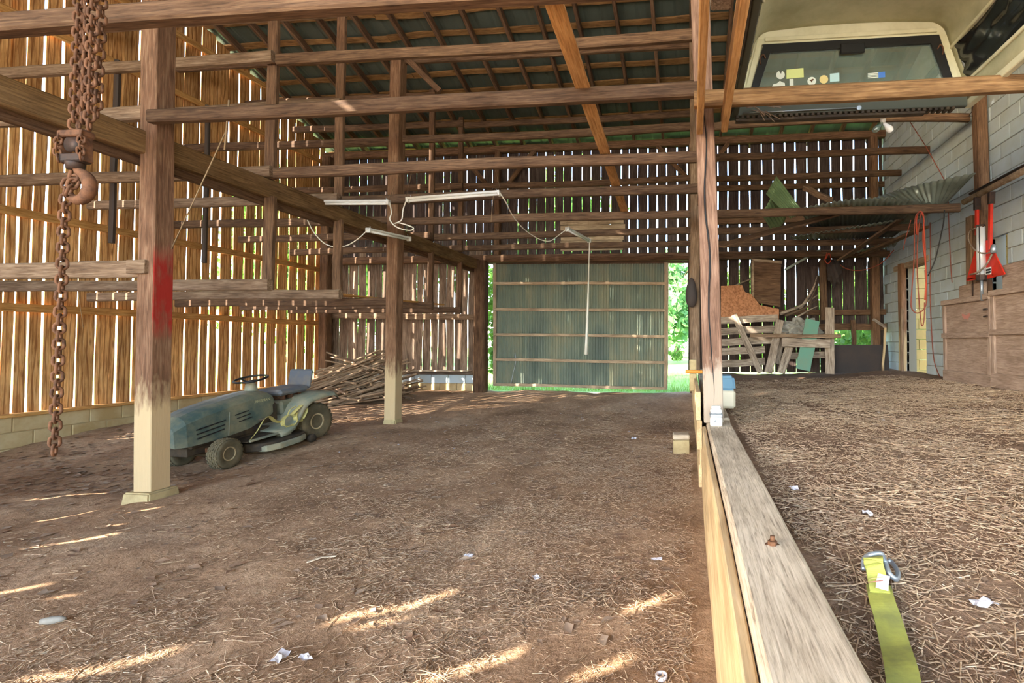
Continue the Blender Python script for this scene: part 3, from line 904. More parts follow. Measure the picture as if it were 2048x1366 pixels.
o = beam('post', (XR - .1, q.y, 0.75), (XR - .1, p.y, 5.4), 0.16, 0.14, M_RAFT, up=Vector((1, 0, 0)), seg=8); tag(o, 'dark wall post on the block wall behind the red hoist', 'post')
p = PX(1943, 480, XR - 0.06)
o = beam('post', (XR - .06, p.y, 0.75), (XR - .06, p.y, 3.18), 0.15, 0.1, M_POLEG, up=Vector((1, 0, 0)), seg=6); tag(o, 'short grey upright on block wall left of the red hoist', 'post')

# long beam on the left post row, with ledger under it
zb = T3 - 0.06 - 0.11
o = beam('long_beam', (XP - 0.02, 0.5, zb), (XP - 0.02, YE - 0.1, zb - 0.02), 0.1, 0.215, M_BEAM, seg=20, wob=0.004); tag(o, 'long heavy beam running from upper left to the door post', 'beam')
o = beam('ledger', (XP - 0.10, 0.5, zb - 0.14), (XP - 0.10, YE - 0.1, zb - 0.15), 0.06, 0.09, M_RAFT, seg=16); tag(o, 'thin ledger board tucked under the long heavy beam', 'beam')
for s, lab in ((-1, 'orange brown overhead beam ending on left side of split post'), (1, 'orange brown overhead beam ending on right side of split post')):
    xx = 0.07 if s < 0 else 0.275
    o = beam('overhead_beam', (xx, 3.98, T3 - 0.19 + 0.02), (xx, -4.0, T3 - 0.19 + .02), 0.05, 0.16, M_PLANK, seg=14, wob=0.006); tag(o, lab, 'beam')
p = PY(1437, 22, 2.9)
o = beam('spacer_block', (0.17, 2.86, 3.36), (0.17, 2.86, 3.62), 0.145, 0.12, M_GREYW, up=Vector((1, 0, 0)), seg=2); tag(o, 'grey wooden block wedged between the two overhead beams', 'block')
o = beam('overhead_beam', (0.15, 4.05, T3 - 0.2), (0.15, YE - .1, T3 - 0.2), 0.06, 0.16, M_RAFT, seg=10); tag(o, 'dark beam continuing behind the split post to the end wall', 'beam')

ORD = ['first', 'second', 'third', 'fourth', 'fifth', 'sixth']
def pole(x0, x1, y, z, mat, label, w=0.075, h=0.118, sag=0.0, dz=0.0, wob=0.006):
    o = beam('tier_pole', (x0, y, z), (x1, y + random.uniform(-.03, .03), z + dz), w, h, mat, seg=14, wob=wob, var=0.05, ch=0.014, sag=sag)
    return tag(o, label, 'pole', 'tier poles across the barn')
TN = {T2: 'lowest tier', T3: 'second tier', T4: 'third tier', T5: 'top tier'}
rp = random.Random(21)
for i, y in enumerate(ROWS):
    rw = ORD[i]
    # left bay
    for T in (T2, T3, T4, T5):
        if T == T4 and i < 1: continue
        if T == T5 and i < 2: continue
        x1 = XP - 0.06 if (T == T2 and i == 0) else XP + 0.08
        zz = T + rp.uniform(-.02, .02) + (0.1 if (i == 0 and T == T3) else 0)
        if T == T5: zz += .05
        if T == T5 and zz > roofz(y) - 0.25: zz = roofz(y) - 0.3
        m = M_POLEG if (i <= 2) else M_POLE
        pole(XL + 0.08 + (0.25 if i == 1 and T == T3 else 0), x1, y + (rp.uniform(-.05, .05) if T != T4 else 0.0), zz, m, 'left bay %s pole, row %s counting from the red marked post' % (TN[T], rw), h=0.125 if T != T2 or i else 0.15, dz=rp.uniform(-.02, .03))
    # drive bay
    for T in (T3, T4, T5):
        if T == T4 and i < 1: continue
        if T == T5 and i < 3: continue
        zz = T + rp.uniform(-.02, .02)
        if T == T5 and zz > roofz(y) - 0.25: zz = roofz(y) - 0.3
        pole(XP + (0.1 if i else 0.14), XC - 0.12, y + (-0.14 if i == 0 else 0.05), zz, M_POLE, 'drive bay %s pole, row %s counting from the red marked post' % (TN[T], rw), dz=0.02, sag=0.02 if T == T4 else 0.0)
    # right bay
    for T in (T3, T4):
        if i in (1, 2): continue
        if T == T4 and i == 0: continue
        sg = -0.07 if (T == T4 and i == 3) else 0.0
        if i == 0:
            pole(XC - 0.2, XR - 0.02, y - 0.14, T - .055, M_PLANKD, 'orange brown pole below the camper shell right of split post', h=0.125)
        else:
            pole(XC, XR - (0.1 if T == T4 else 0.25), y, T - 0.02, M_POLE, 'right bay %s pole, row %s counting from the red marked post' % (TN[T], rw), sag=sg)
# lower board row under the collapsed sheets
pole(XC, XR - 0.1, 10.35, 3.16, M_POLE, 'lowest right bay pole just before the end wall')
# near overhead pole
pA = PY(0, 54, 2.62); pB = PY(1060, -18, 2.62); pd = pB - pA
o = beam('tier_pole', pA - pd * .5, pB + pd * .5, 0.1, 0.115, M_POLE, seg=14, wob=0.006, ch=0.014); tag(o, 'nearest overhead pole crossing the top left of the picture', 'pole', 'tier poles across the barn')
# uprights standing on the long beam and hanging struts below it
for i, y in enumerate(ROWS):
    if i in (0, 3): continue
    w = 0.12 if i < 3 else 0.1
    o = beam('upper_strut', (XP, y + 0.09, zb + 0.1), (XP, y + 0.09, min(T5 + .2, roofz(y) - .12)), w, 0.055, M_RAFT, up=Vector((0, 1, 0)), seg=6)
    tag(o, 'upright standing on the long beam at pole row %s' % ORD[i], 'strut', 'struts along the long beam')
    o = beam('lower_strut', (XP, y + 0.09, T2 - 0.06), (XP, y + 0.09, zb - 0.1), w, 0.055, M_POLE if i < 3 else M_RAFT, up=Vector((0, 1, 0)), seg=6)
    tag(o, 'strut hanging under the long beam at pole row %s' % ORD[i], 'strut', 'struts along the long beam')
for i, y in enumerate(ROWS):
    if i in (0, 3): continue
    o = beam('upper_strut', (XC - 0.09, y + 0.07, T3 - 0.2), (XC - 0.09, y + 0.07, min(T5 + .1, roofz(y) - .15)), 0.1, 0.05, M_RAFT, up=Vector((0, 1, 0)), seg=5)
    tag(o, 'upright on the centre line behind the split post at pole row %s' % ORD[i], 'strut', 'struts on the centre line')
# slanting braces and studs under the roof
p = PY(800, 105, 7.35); q = PY(880, 182, 7.35)
o = beam('brace', p, q, 0.05, 0.09, M_RAFT); tag(o, 'slanting brace right of the middle post under the roof', 'brace')
p = PY(925, 232, 8.5); q = PY(965, 270, 8.5)
for px, yy, lab in ((872, 8.6, 'thin upper stud left of the roof brace'), (928, 9.75, 'thin upper stud nearest the door post')):
    pass
# loose planks
P0 = Vector((-0.80, 2.35, T3 + 0.085)); P1 = PY(1249, 436, 7.45)
o = beam('loose_plank', P0, (P1.x, 7.5, T3 + 0.075), 0.115, 0.022, M_PLANK, seg=10, wob=0.003); tag(o, 'orange brown loose plank lying lengthwise across the poles overhead', 'plank')
for a, b, lab in (((596, 582), (690, 597), 'pale loose board on low left poles, left piece'), ((690, 594), (840, 620), 'pale loose board on low left poles, right piece')):
    A = PY(a[0], a[1], 6.3); B = PY(b[0], b[1], 8.5)
    A.z = T2 + 0.08; B.z = T2 + 0.08
    A = PZ(a[0], a[1], T2 + .085); B = PZ(b[0], b[1], T2 + 0.085)
    if A.y > 10: A.y = 6.5
    if B.y > 10.5: B.y = 10
    o = beam('loose_board', (-6.0 if 'left piece' in lab else -5.45, 6.0 if 'left piece' in lab else 6.9, T2 + .075), (-5.5 if 'left piece' in lab else -4.95, 7.5 if 'left piece' in lab else 9.3, T2 + .08), 0.12, 0.025, M_GIRTL, seg=5); tag(o, lab, 'board')
# dark rods hanging in the left bay
for a, b, Y, lab in (((240, 30), (222, 486), 5.145, 'dark slim rod hanging between chain hoist and red marked post'), ((420, 30), (409, 526), 6.27, 'dark slim rod hanging right of the red marked post')):
    A = PY(a[0], a[1], Y); B = PY(b[0], b[1], Y); A = B + (A - B) * ((T4 + .1 - B.z) / (A.z - B.z))
    o = beam('rod', A, B, 0.06, 0.05, M_ROD, up=Vector((0, 1, 0)), seg=5, ch=.012); tag(o, lab, 'rod')
# chopped board at the notch of the red marked post
o = box('notch_cleat', XP - .09, XP + .09, 3.83, 3.87, T2 - .06, T2 + .06, M_POLEG); tag(o, 'short wooden cleat holding the low pole on red marked post', 'cleat')

# ------------------------------------------------------------------ retaining wall
rw = thing('retaining_wall', 'pale timber topped retaining wall between the low and raised floors', 'wall', (0.24, -2.0, 0))
Minv = PM[rw.name].inverted()
def rwb(name, p0, p1, w, h, mat, **kw):
    return beam(name, p0, p1, w, h, mat, rw, **kw)
TZ = lambda y: .79 - .0205 * y
rwb('timber', (0.222, -2.0, TZ(-2) - .1), (0.222, 4.2, TZ(4.2) - .1), 0.19, 0.2, M_PALE, seg=24, wob=0.004, ch=0.012)
rwb('timber', (0.222, 4.21, 0.62), (0.222, 10.6, 0.68), 0.19, 0.2, M_PALE, seg=16, wob=0.004, ch=0.012)
rwb('face_plank', (0.102, -2.0, TZ(-2) - .16), (0.102, 4.1, TZ(4.1) - .16), 0.03, 0.235, M_FACE, seg=16, wob=0.004, ch=.005)
rwb('face_plank', (0.105, -2.0, 0.40), (0.105, 4.6, 0.36), 0.03, 0.235, M_FACE, seg=16, wob=0.004, ch=.005)
rwb('face_plank', (0.106, -2.0, 0.145), (0.106, 4.6, 0.115), 0.03, 0.26, M_FACE, seg=16, wob=0.004, ch=.005)
for z in (0.82, 0.57):
    rwb('face_plank', (0.055, 4.22, z), (0.02, 8.0, z + .01), 0.04, 0.24, M_FACE, seg=10, wob=0.004, ch=.005)
for z in (0.32, 0.10):
    rwb('face_plank', (0.08, 4.62, z), (0.04, 10.6, z + .05), 0.03, 0.24, M_FACE, seg=10, wob=0.004, ch=.005)
rwb('face_plank', (0.04, 8.02, .60), (0.04, 10.6, .62), 0.03, 0.24, M_FACE, seg=6, wob=0.004, ch=.005)
rwb('earth_board', (0.21, -2, 0.3), (0.21, 10.6, 0.3), 0.03, 0.75, M_GREYW, seg=4, wob=0, var=0)
# rusty bolt on the timber
B = PZ(1545, 1094, 0.757)
bo = thing('bolt', 'rusty bolt and nut standing on the pale timber', 'bolt', (B.x, B.y, TZ(B.y)))
lathe('washer', [(0.0, 0), (0.022, 0), (0.022, 0.004), (0, 0.004)], M_RUST, bo, 20)
lathe('nut', [(0.0, 0.004), (0.014, 0.004), (0.014, 0.016), (0, 0.016)], M_RUST, bo, 6, smooth=False)
lathe('shank', [(0.0, 0.016), (0.007, 0.016), (0.007, 0.03), (0, 0.03)], M_RUST, bo, 12)
# white fitting at the post foot
B = PZ(1433, 833, 0.752)
ft = thing('pipe_fitting', 'white boxy fitting standing at the foot of the split post', 'fitting', (0.185, 3.88, TZ(3.88) - .003))
def fbox(nm, s, z0, z1, mat):
    box(nm, -s, s, -s, s, z0, z1, mat, ft, 0.008)
fbox('lower_body', 0.046, 0.0, 0.07, M_WHITE); fbox('collar', 0.05, 0.07, 0.10, M_ZINC); fbox('upper_body', 0.044, 0.10, 0.13, M_WHITE); fbox('cap', 0.036, 0.13, 0.155, M_WHITE)
lathe('screw', [(0, -0.052), (0.008, -0.052), (0.008, -0.045), (0, -0.045)], M_ZINC, ft, 12, 'Y', Matrix.Translation((-.01, 0, .045)))
# wooden/concrete block standing on the dirt
B = PZ(1362, 916, 0.0)
bx, by = B.x, B.y + 0.08
bk = thing('stone_block', 'cream stained concrete block on dirt beside retaining wall', 'block', (bx, by, FZ(bx, by) - .01), 0.06)
bm = bmesh.new(); bm_box(bm, -0.095, 0.095, -0.09, 0.09, 0, 0.17, 0.006); bmobj('body', bm, M_CONC, bk)
bm = bmesh.new(); bm_box(bm, -0.098, 0.098, -0.095, 0.095, 0.174, 0.235, 0.012); bmobj('cap', bm, M_PALE, bk)

# ------------------------------------------------------------------ sun-bleached things behind the split post
c = PY(1458, 790, 4.75)
cl = thing('cooler', 'small cooler with blue grey lid behind the split post', 'cooler', (0.33, 4.92, 0.722), 0.0)
box('body', -.085, .085, -.15, .15, 0, .17, M_COOLW, cl, .02)
bm = bmesh.new(); bm_box(bm, -.09, .09, -.16, .16, .17, .31, .0)
for q in bm.verts:
    if q.co.z > .25: q.co.x *= .8; q.co.y *= .85
bmesh.ops.bevel(bm, geom=list(bm.edges), offset=.022, segments=2, affect='EDGES'); bmobj('lid', bm, M_COOLB, cl)
a = PY(1371, 743, 5.6); b = PY(1404, 744, 5.6)
o = tube('orange_handle', [a, (a + b) / 2, b + Vector((.1, 0, 0))], 0.02, M_ORANGE, n=1, sides=10); tag(o, 'short orange stick poking out left of the split post', 'stick')
p = PY(1384, 745, 5.68)
o = box('white_bracket', p.x - .03, p.x + .05, 5.62, 5.72, 0.80, 1.16, M_CONC, None, .01); tag(o, 'white strip behind the orange stick at retaining wall', 'bracket')
p = PY(1384, 585, 7.28)
bm = bmesh.new(); bmesh.ops.create_uvsphere(bm, u_segments=16, v_segments=10, radius=1)
for q in bm.verts: q.co = Vector((q.co.x * .085, q.co.y * .07, q.co.z * .22 - .06 * q.co.x * q.co.x))
o = bmobj('bundle', bm, M_BLKBD, None, Matrix.Translation(p + Vector((-0.01, -.02, 0))), True); tag(o, 'dark bundle hanging on the post at the door opening', 'bundle')
# ------------------------------------------------------------------ riding mower
hx, hy = -0.1, -0.995
ra = Vector((-5.59, 6.45)); WB = 1.19
zr = (FZ(ra.x + .35, ra.y) + FZ(ra.x - .35, ra.y)) / 2
zf = (FZ(ra.x + hx * WB + .33, ra.y + hy * WB) + FZ(ra.x + hx * WB - .33, ra.y + hy * WB)) / 2
mow = thing('riding_mower', 'dusty green riding lawn mower with yellow strap, nose behind the post', 'mower', (ra.x, ra.y, zr - 0.01), rot=(0, math.atan2(zr - zf, WB), math.atan2(hy, hx)))
def tire(r, w, rimr, y, x, z, name, steer=0.0, lugs=24):
    M = Matrix.Translation((x, y, z)) @ Matrix.Rotation(steer, 4, 'Z')
    h = w / 2
    prof = [(rimr, -h * .72), (rimr + .02, -h * .92), (r * .82, -h), (r * .95, -h * .86), (r, -h * .5), (r, h * .5), (r * .95, h * .86), (r * .82, h), (rimr + .02, h * .92), (rimr, h * .72)]
    o = lathe(name, prof, M_TIRE, mow, 32, 'Y', M)
    bm = bmesh.new()
    for q in range(lugs):
        a = 2 * math.pi * q / lugs
        for j in range(-2, 3):
            R = Matrix.Rotation(a + (j % 2) * math.pi / lugs, 4, 'Y')
            bm_box(bm, -r * 2.2 / lugs, r * 2.2 / lugs, j * w * .17 - w * .068, j * w * .17 + w * .068, r - .006, r + .008 - abs(j) * .0025, 0, R)
    bmobj('tread', bm, M_TIRE, o)
    s = 1 if y > 0 else -1
    pr = [(0, h * .25), (rimr * .28, h * .25), (rimr * .32, h * .45), (rimr * .4, h * .45), (rimr * .45, h * .1), (rimr * .8, h * .3), (rimr * .9, h * .8), (rimr * 1.04, h * .86), (rimr * 1.04, h * .6), (rimr * .96, -h * .6), (0, -h * .6)]
    lathe('rim', [(a, b * s) for a, b in pr], M_RIM, o, 28, 'Y')
    return o
RR, FR = 0.25, 0.172
for s in (1, -1):
    tire(RR, 0.21, 0.105, s * 0.32, 0, RR, 'rear_wheel', lugs=22)
    tire(FR, 0.145, 0.078, s * 0.33, WB, FR, 'front_wheel', 0.12, lugs=20)
# axle, frame, engine bulk
bm = bmesh.new()
bm_box(bm, WB - .03, WB + .03, -.3, .3, .13, .18, .008)
bm_box(bm, -.2, 1.45, -.14, .14, .2, .3, .008)
bm_box(bm, 0.7, 1.42, -.17, .17, .28, .42, .01)
bm_box(bm, -.04, .04, -.28, .28, .2, .3, .008)
bmobj('chassis', bm, M_DARKM, mow)
box('front_axle_bar', WB + .03, WB + .07, -.28, .22, .2, .25, M_RUST, mow)
# hood: lofted sections (x, half width, z bottom, z shoulder, z top)
secs = [(0.43, .19, .50, .66, .72), (0.50, .215, .46, .70, .765), (0.62, .225, .42, .71, .785), (0.80, .23, .36, .70, .775), (1.05, .235, .34, .67, .75), (1.30, .23, .33, .63, .71), (1.48, .21, .33, .58, .66), (1.58, .17, .34, .52, .58), (1.61, .12, .36, .46, .50)]
V = []; F = []
for (x, hw, zb_, zs, zt) in secs:
    ring = [(-hw, zb_), (-hw, (zb_ + zs) / 2), (-hw, zs), (-hw * .86, zs + (zt - zs) * .62), (-hw * .5, zt), (0, zt + .008), (hw * .5, zt), (hw * .86, zs + (zt - zs) * .62), (hw, zs), (hw, (zb_ + zs) / 2), (hw, zb_)]
    for (y, z) in ring: V.append((x, y, z))
n_ = 11
for i in range(len(secs) - 1):
    for j in range(n_ - 1):
        F.append((i * n_ + j, (i + 1) * n_ + j, (i + 1) * n_ + j + 1, i * n_ + j + 1))
F.append(tuple(range(n_))); F.append(tuple(reversed([(len(secs) - 1) * n_ + j for j in range(n_)])))
hood = mesh('hood', V, F, M_GREEN, mow, smooth=False)
def sideslot(name, x0, z0, x1, z1, t, mat, s=1):
    bm = bmesh.new()
    L = math.hypot(x1 - x0, z1 - z0)
    bm_box(bm, 0, L, -.006, .006, -t, t, .003)
    M = Matrix.Translation((x0, s * 0.2335, z0)) @ Matrix.Rotation(-math.atan2(z1 - z0, x1 - x0), 4, 'Y')
    return bmobj(name, bm, mat, hood, M)
for k in range(3):
    sideslot('vent_slot', 0.80 - .02 * k, 0.585 - k * .045, 0.97 - .02 * k, .565 - k * .045, .006, M_BLACK)
for k in range(3):
    sideslot('vent_slot', 1.08 + .01 * k, 0.535 - k * .05, 1.40, .50 - k * .05, .007, M_BLACK)
sideslot('seam', 1.03, .62, 1.06, .345, .003, M_GREEN2)
# lettering on the hood side
cu = bpy.data.curves.new('lettering', 'FONT'); cu.body = 'CRAFTSMAN'; cu.size = 0.046; cu.extrude = 0.0012; cu.align_x = 'CENTER'
to = bpy.data.objects.new('lettering_tmp', cu); COL.objects.link(to)
bpy.context.view_layer.update()
me = bpy.data.meshes.new_from_object(to.evaluated_get(bpy.context.evaluated_depsgraph_get()))
bpy.data.objects.remove(to); me.materials.clear(); me.materials.append(M_LETTER); me.name = 'lettering'
M = Matrix.Translation((0.64, 0.2265, 0.655)) @ Matrix(((-1, 0, 0, 0), (0, 0, 1, 0), (0, 1, 0, 0), (0, 0, 0, 1)))
link('lettering', me, M_LETTER, hood, M)
# dashboard and column
lathe('steering_column', [(0.0, .70), (.085, .72), (.07, .80), (.05, .88), (.03, .89), (0, .89)], M_GREEN2, mow, 16, 'Z', Matrix.Translation((.56, 0, 0)))
bm = bmesh.new()
V, F = [], []
for i in range(28):
    a = 2 * math.pi * i / 28
    for j in range(8):
        b = 2 * math.pi * j / 8
        V.append(((.175 + .013 * math.cos(b)) * math.cos(a), (.175 + .013 * math.cos(b)) * math.sin(a), .013 * math.sin(b)))
for i in range(28):
    for j in range(8):
        F.append((i * 8 + j, ((i + 1) % 28) * 8 + j, ((i + 1) % 28) * 8 + (j + 1) % 8, i * 8 + (j + 1) % 8))
SWM = Matrix.Translation((.55, 0, .93)) @ Matrix.Rotation(math.radians(7), 4, 'Y')
swh = mesh('steering_wheel', V, F, M_BLACK, mow, SWM, True)
for a in (0.5, 2.6, 4.7):
    tube('spoke', [(0, 0, -.035), (.09 * math.cos(a), .09 * math.sin(a), -.03), (.172 * math.cos(a), .172 * math.sin(a), 0)], .013, M_BLACK, swh, 6, 3, .5)
lathe('hub', [(0, -.05), (.04, -.05), (.045, -.02), (0, -.012)], M_BLACK, swh, 14)
# fender and footboard: lofted over the width
pr = [(.60, .262), (.50, .268), (.40, .31), (.31, .42), (.24, .53), (.12, .60), (-.08, .63), (-.26, .625), (-.32, .575)]
V = []; F = []
ysd = [(-.465, -.06), (-.45, -.005), (-.2, .012), (.2, .012), (.45, -.005), (.465, -.06)]
for (x, z) in pr:
    for (y, dz) in ysd: V.append((x, y, z + dz))
n_ = len(ysd)
for i in range(len(pr) - 1):
    for j in range(n_ - 1):
        F.append((i * n_ + j, i * n_ + j + 1, (i + 1) * n_ + j + 1, (i + 1) * n_ + j))
fd = mesh('fender', V, F, M_GREEN2, mow, smooth=True)
sm = fd.modifiers.new('thick', 'SOLIDIFY'); sm.thickness = 0.015; sm.offset = -1
box('footboard', .45, .98, -.40, .40, .235, .25, M_DARKM, mow, .004)
box('footboard_edge', .45, .96, .39, .42, .235, .262, M_GREEN2, mow, .004)
box('seat_plinth', -.12, .34, -.2, .2, .40, .60, M_GREEN, mow, .03)
# seat
bm = bmesh.new(); bm_box(bm, -.10, .34, -.2, .2, .66, .73, .03)
for q in bm.verts:
    if q.co.z > .69: q.co.z += .02 * (abs(q.co.y) / .2) ** 2
bmobj('seat', bm, M_SEAT, mow, None, False)
bm = bmesh.new()
bm_box(bm, -.05, .02, -.185, .185, 0, .27, .025)
bmobj('backrest', bm, M_SEAT, mow, Matrix.Translation((-.11, 0, .69)) @ Matrix.Rotation(math.radians(-16), 4, 'Y'))
bm = bmesh.new()
for q in range(3): bm_box(bm, -.02 + q * .12, .02 + q * .12, -.15, .15, .60, .67, .004)
bmobj('seat_bracket', bm, M_RUST, mow)
# mower deck
pl = [(.22, -.42), (.85, -.42), (.92, -.25), (.92, .28), (.84, .47), (.70, .53), (.42, .53), (.26, .47), (.2, .3)]
prism('mower_deck', pl, .10, M_DARKM, mow, Matrix.Translation((0, 0, .09)), .012)
pl2 = [(.24, .40), (.86, .40), (.84, .50), (.70, .56), (.42, .56), (.28, .50)]
prism('deck_lip', pl2, .075, M_GREEN2, mow, Matrix.Translation((0, 0, .085)), .01)
lathe('pulley_cover', [(0, .19), (.085, .19), (.085, .25), (.075, .27), (0, .275)], M_GREEN2, mow, 18, 'Z', Matrix.Translation((.46, .34, 0)), False)
gw = lathe('gauge_wheel', [(0, -.03), (.05, -.03), (.058, -.015), (.058, .015), (.05, .03), (0, .03)], M_DARKM, mow, 18, 'Y', Matrix.Translation((.20, .5, .075)))
# footrest dark panel below the dash, hanging lever
box('side_panel', .40, .70, .17, .2, .36, .60, M_DARKM, mow, .02)
tube('pedal_arm', [(.62, .2, .42), (.72, .3, .45), (.66, .36, .46)], .016, M_DARKM, mow)
# faded strap lying on the footboard
def ribbon(name, pts, w, mat, parent, side=Vector((0, 0, 1)), th=0.004, n=5):
    P = smoothpts(pts, n); V = []; F = []
    for i, p in enumerate(P):
        d = (P[min(i + 1, len(P) - 1)] - P[max(i - 1, 0)]).normalized()
        s = side(i / (len(P) - 1)) if callable(side) else side
        s = (s - d * s.dot(d)).normalized(); nn = d.cross(s)
        for a, b in ((-1, -1), (1, -1), (1, 1), (-1, 1)): V.append(p + s * (w / 2 * a) + nn * (th / 2 * b))
    for i in range(len(P) - 1):
        for j in range(4):
            k = (j + 1) % 4
            F.append((i * 4 + j, i * 4 + k, i * 4 + 4 + k, i * 4 + 4 + j))
    F.append((3, 2, 1, 0)); m = (len(P) - 1) * 4; F.append((m, m + 1, m + 2, m + 3))
    return mesh(name, V, F, mat, parent)
st = thing('faded_strap', 'faded yellow webbing strap tangled on the mower footboard', 'strap', tuple((PM[mow.name] @ Vector((.4, .3, .3)))[:]), rot=tuple(mow.matrix_basis.to_euler()))
Mi = PM[st.name].inverted() @ PM[mow.name]
def sp(L): return [Mi @ Vector(p) for p in L]
UPY = Vector((0, 1, 0))
ribbon('webbing', sp([(.92, .34, .23), (.84, .38, .34), (.74, .38, .46), (.66, .37, .47), (.58, .36, .40), (.5, .36, .37), (.44, .38, .41), (.38, .38, .50), (.31, .4, .53)]), .05, M_STRAPO, st, lambda t: Vector((0.2, .8, .5)))
ribbon('coil', sp([(.48, .40, .30), (.40, .44, .31), (.34, .42, .38), (.40, .38, .43), (.48, .38, .40), (.52, .42, .33), (.44, .46, .30)]), .06, M_STRAPO, st, UPY)
ribbon('coil', sp([(.34, .40, .32), (.27, .42, .33), (.26, .4, .42), (.32, .4, .44), (.36, .44, .36), (.30, .46, .33)]), .06, M_STRAPO, st, UPY)
ribbon('coil', sp([(.40, .42, .44), (.30, .42, .50), (.22, .41, .53), (.20, .44, .46), (.28, .46, .36)]), .06, M_STRAPO, st, UPY)

# ------------------------------------------------------------------ heap of tobacco sticks
rs = random.Random(4)
NST = 190
for k in range(NST):
    u = rs.random()
    cx = -6.95 + rs.uniform(-.55, .75); cy = 9.45 + rs.uniform(-.45, .35)
    lay = rs.random() ** 1.15
    hgt = 0.85 * math.exp(-((cx + 7.0) / 0.75) ** 2) * math.exp(-((cy - 9.65) / 0.75) ** 2)
    z = FZ(cx, cy) + 0.02 + hgt * lay
    main = rs.random() < .85
    ang = rs.gauss(.30, .10) if main else rs.gauss(-.25, .2)
    tilt = rs.gauss(.36, .1) * (.4 + lay * .7) if main else rs.gauss(-.22, .08) * (.4 + lay * .7)
    d = Vector((math.cos(ang) * math.cos(tilt), math.sin(ang) * math.cos(tilt), math.sin(tilt)))
    L = rs.uniform(1.15, 1.4)
    a = Vector((cx, cy, z)) - d * L * .5; b = a + d * L
    for q in (a, b):
        g = FZ(q.x, q.y) + .012
        if q.z < g: q.z = g + rs.uniform(0, .03)
    if a.y > 10.5: a.y = 10.5
    if b.y > 10.5: b.y = 10.5
    M, L = frame(a, b)
    V, F = beam_geo(L, rs.uniform(.026, .040), rs.uniform(.022, .034), seg=2, wob=.002, ch=.003, rnd=rs)
    o = mesh('tobacco_stick', V, F, M_STICK, None, M)
    tag(o, 'split wooden tobacco stick in the heap by the end wall', 'stick', 'tobacco sticks in the heap')
a = PY(661, 714, 9.5); b = PY(768, 742, 9.3)
o = beam('tobacco_stick', a, b, .035, .03, M_STICK); tag(o, 'longest stick lying on top of the heap pointing to the corner post', 'stick', 'tobacco sticks in the heap')

# ------------------------------------------------------------------ chain hoist hanging close to the camera
lk = None
def link_mesh(l, w, r, n=14, s=6):
    V = []; F = []
    st_ = (l - w) / 2
    P = []
    for i in range(n):
        a = 2 * math.pi * i / n
        P.append(Vector((w / 2 * math.cos(a), 0, w / 2 * math.sin(a) + (st_ if math.sin(a) >= -1e-6 and i <= n / 2 else -st_))))
    for i, p in enumerate(P):
        d = (P[(i + 1) % n] - P[i - 1]).normalized(); y = Vector((0, 1, 0)); z = d.cross(y)
        for j in range(s):
            b = 2 * math.pi * j / s
            V.append(p + y * r * math.cos(b) + z * r * math.sin(b))
    for i in range(n):
        for j in range(s):
            k = (i + 1) % n
            F.append((i * s + j, k * s + j, k * s + (j + 1) % s, i * s + (j + 1) % s))
    me = bpy.data.meshes.new('link'); me.from_pydata([tuple(v) for v in V], [], F); me.update()
    for p in me.polygons: p.use_smooth = True
    me.materials.append(M_RUST); return me
LK1 = link_mesh(.050, .034, .0062)
LK2 = link_mesh(.036, .024, .0042)
def chain(parent, pts, me, pitch):
    P = [Vector(p) for p in pts]
    P = smoothpts(P, 8)
    seg = [(P[i + 1] - P[i]).length for i in range(len(P) - 1)]
    tot = sum(seg); nL = int(tot / pitch)
    for k in range(nL):
        s = (k + .5) * pitch; i = 0
        while i < len(seg) - 1 and s > seg[i]: s -= seg[i]; i += 1
        p = P[i].lerp(P[i + 1], min(1, s / seg[i])); d = (P[i + 1] - P[i]).normalized()
        y = Vector((.6, -.8, 0)) if k % 2 else Vector((.8, .6, 0))
        y = (y - d * y.dot(d)).normalized(); x = y.cross(d)
        M = Matrix(((x.x, y.x, d.x, p.x), (x.y, y.y, d.y, p.y), (x.z, y.z, d.z, p.z), (0, 0, 0, 1)))
        link('link', me, None, parent, PM[parent.name].inverted() @ M)
YC = 1.98
def C(px, py, dy=0.0): return PY(px, py, YC + dy)
o = beam('hoist_beam', (-4.6, 2.02, 3.62), (-1.4, 2.02, 3.62), 0.09, 0.12, M_POLE); tag(o, 'overhead beam that carries the rusty chain hoist', 'beam')
hb = C(160, 290)
hz = thing('chain_hoist', 'rusty chain hoist with hook block hanging at left', 'hoist', (hb.x, hb.y, hb.z))
I = PM[hz.name].inverted()
top = 3.57
def upto(px, dy=0.0):
    a = C(px, 0, dy); b = C(px - 4, 200, dy); return a + (a - b) * ((top - a.z) / (a.z - b.z))
# thick lifting chains
V_, F_ = None, None
for px, px2, dy in ((158, 148, 0), (174, 165, .015)):
    chain(hz, [upto(px, dy), C(px, 20, dy), C((px + px2) / 2, 140, dy), C(px2, 262, dy)], LK1, .036)
for px, px2, dy, pyb in ((186, 178, -.02, 262), (203, 192, .03, 240)):
    chain(hz, [upto(px, dy), C(px, 20, dy), C((px + px2) / 2, 120, dy), C(px2, pyb, dy)], LK1, .040)
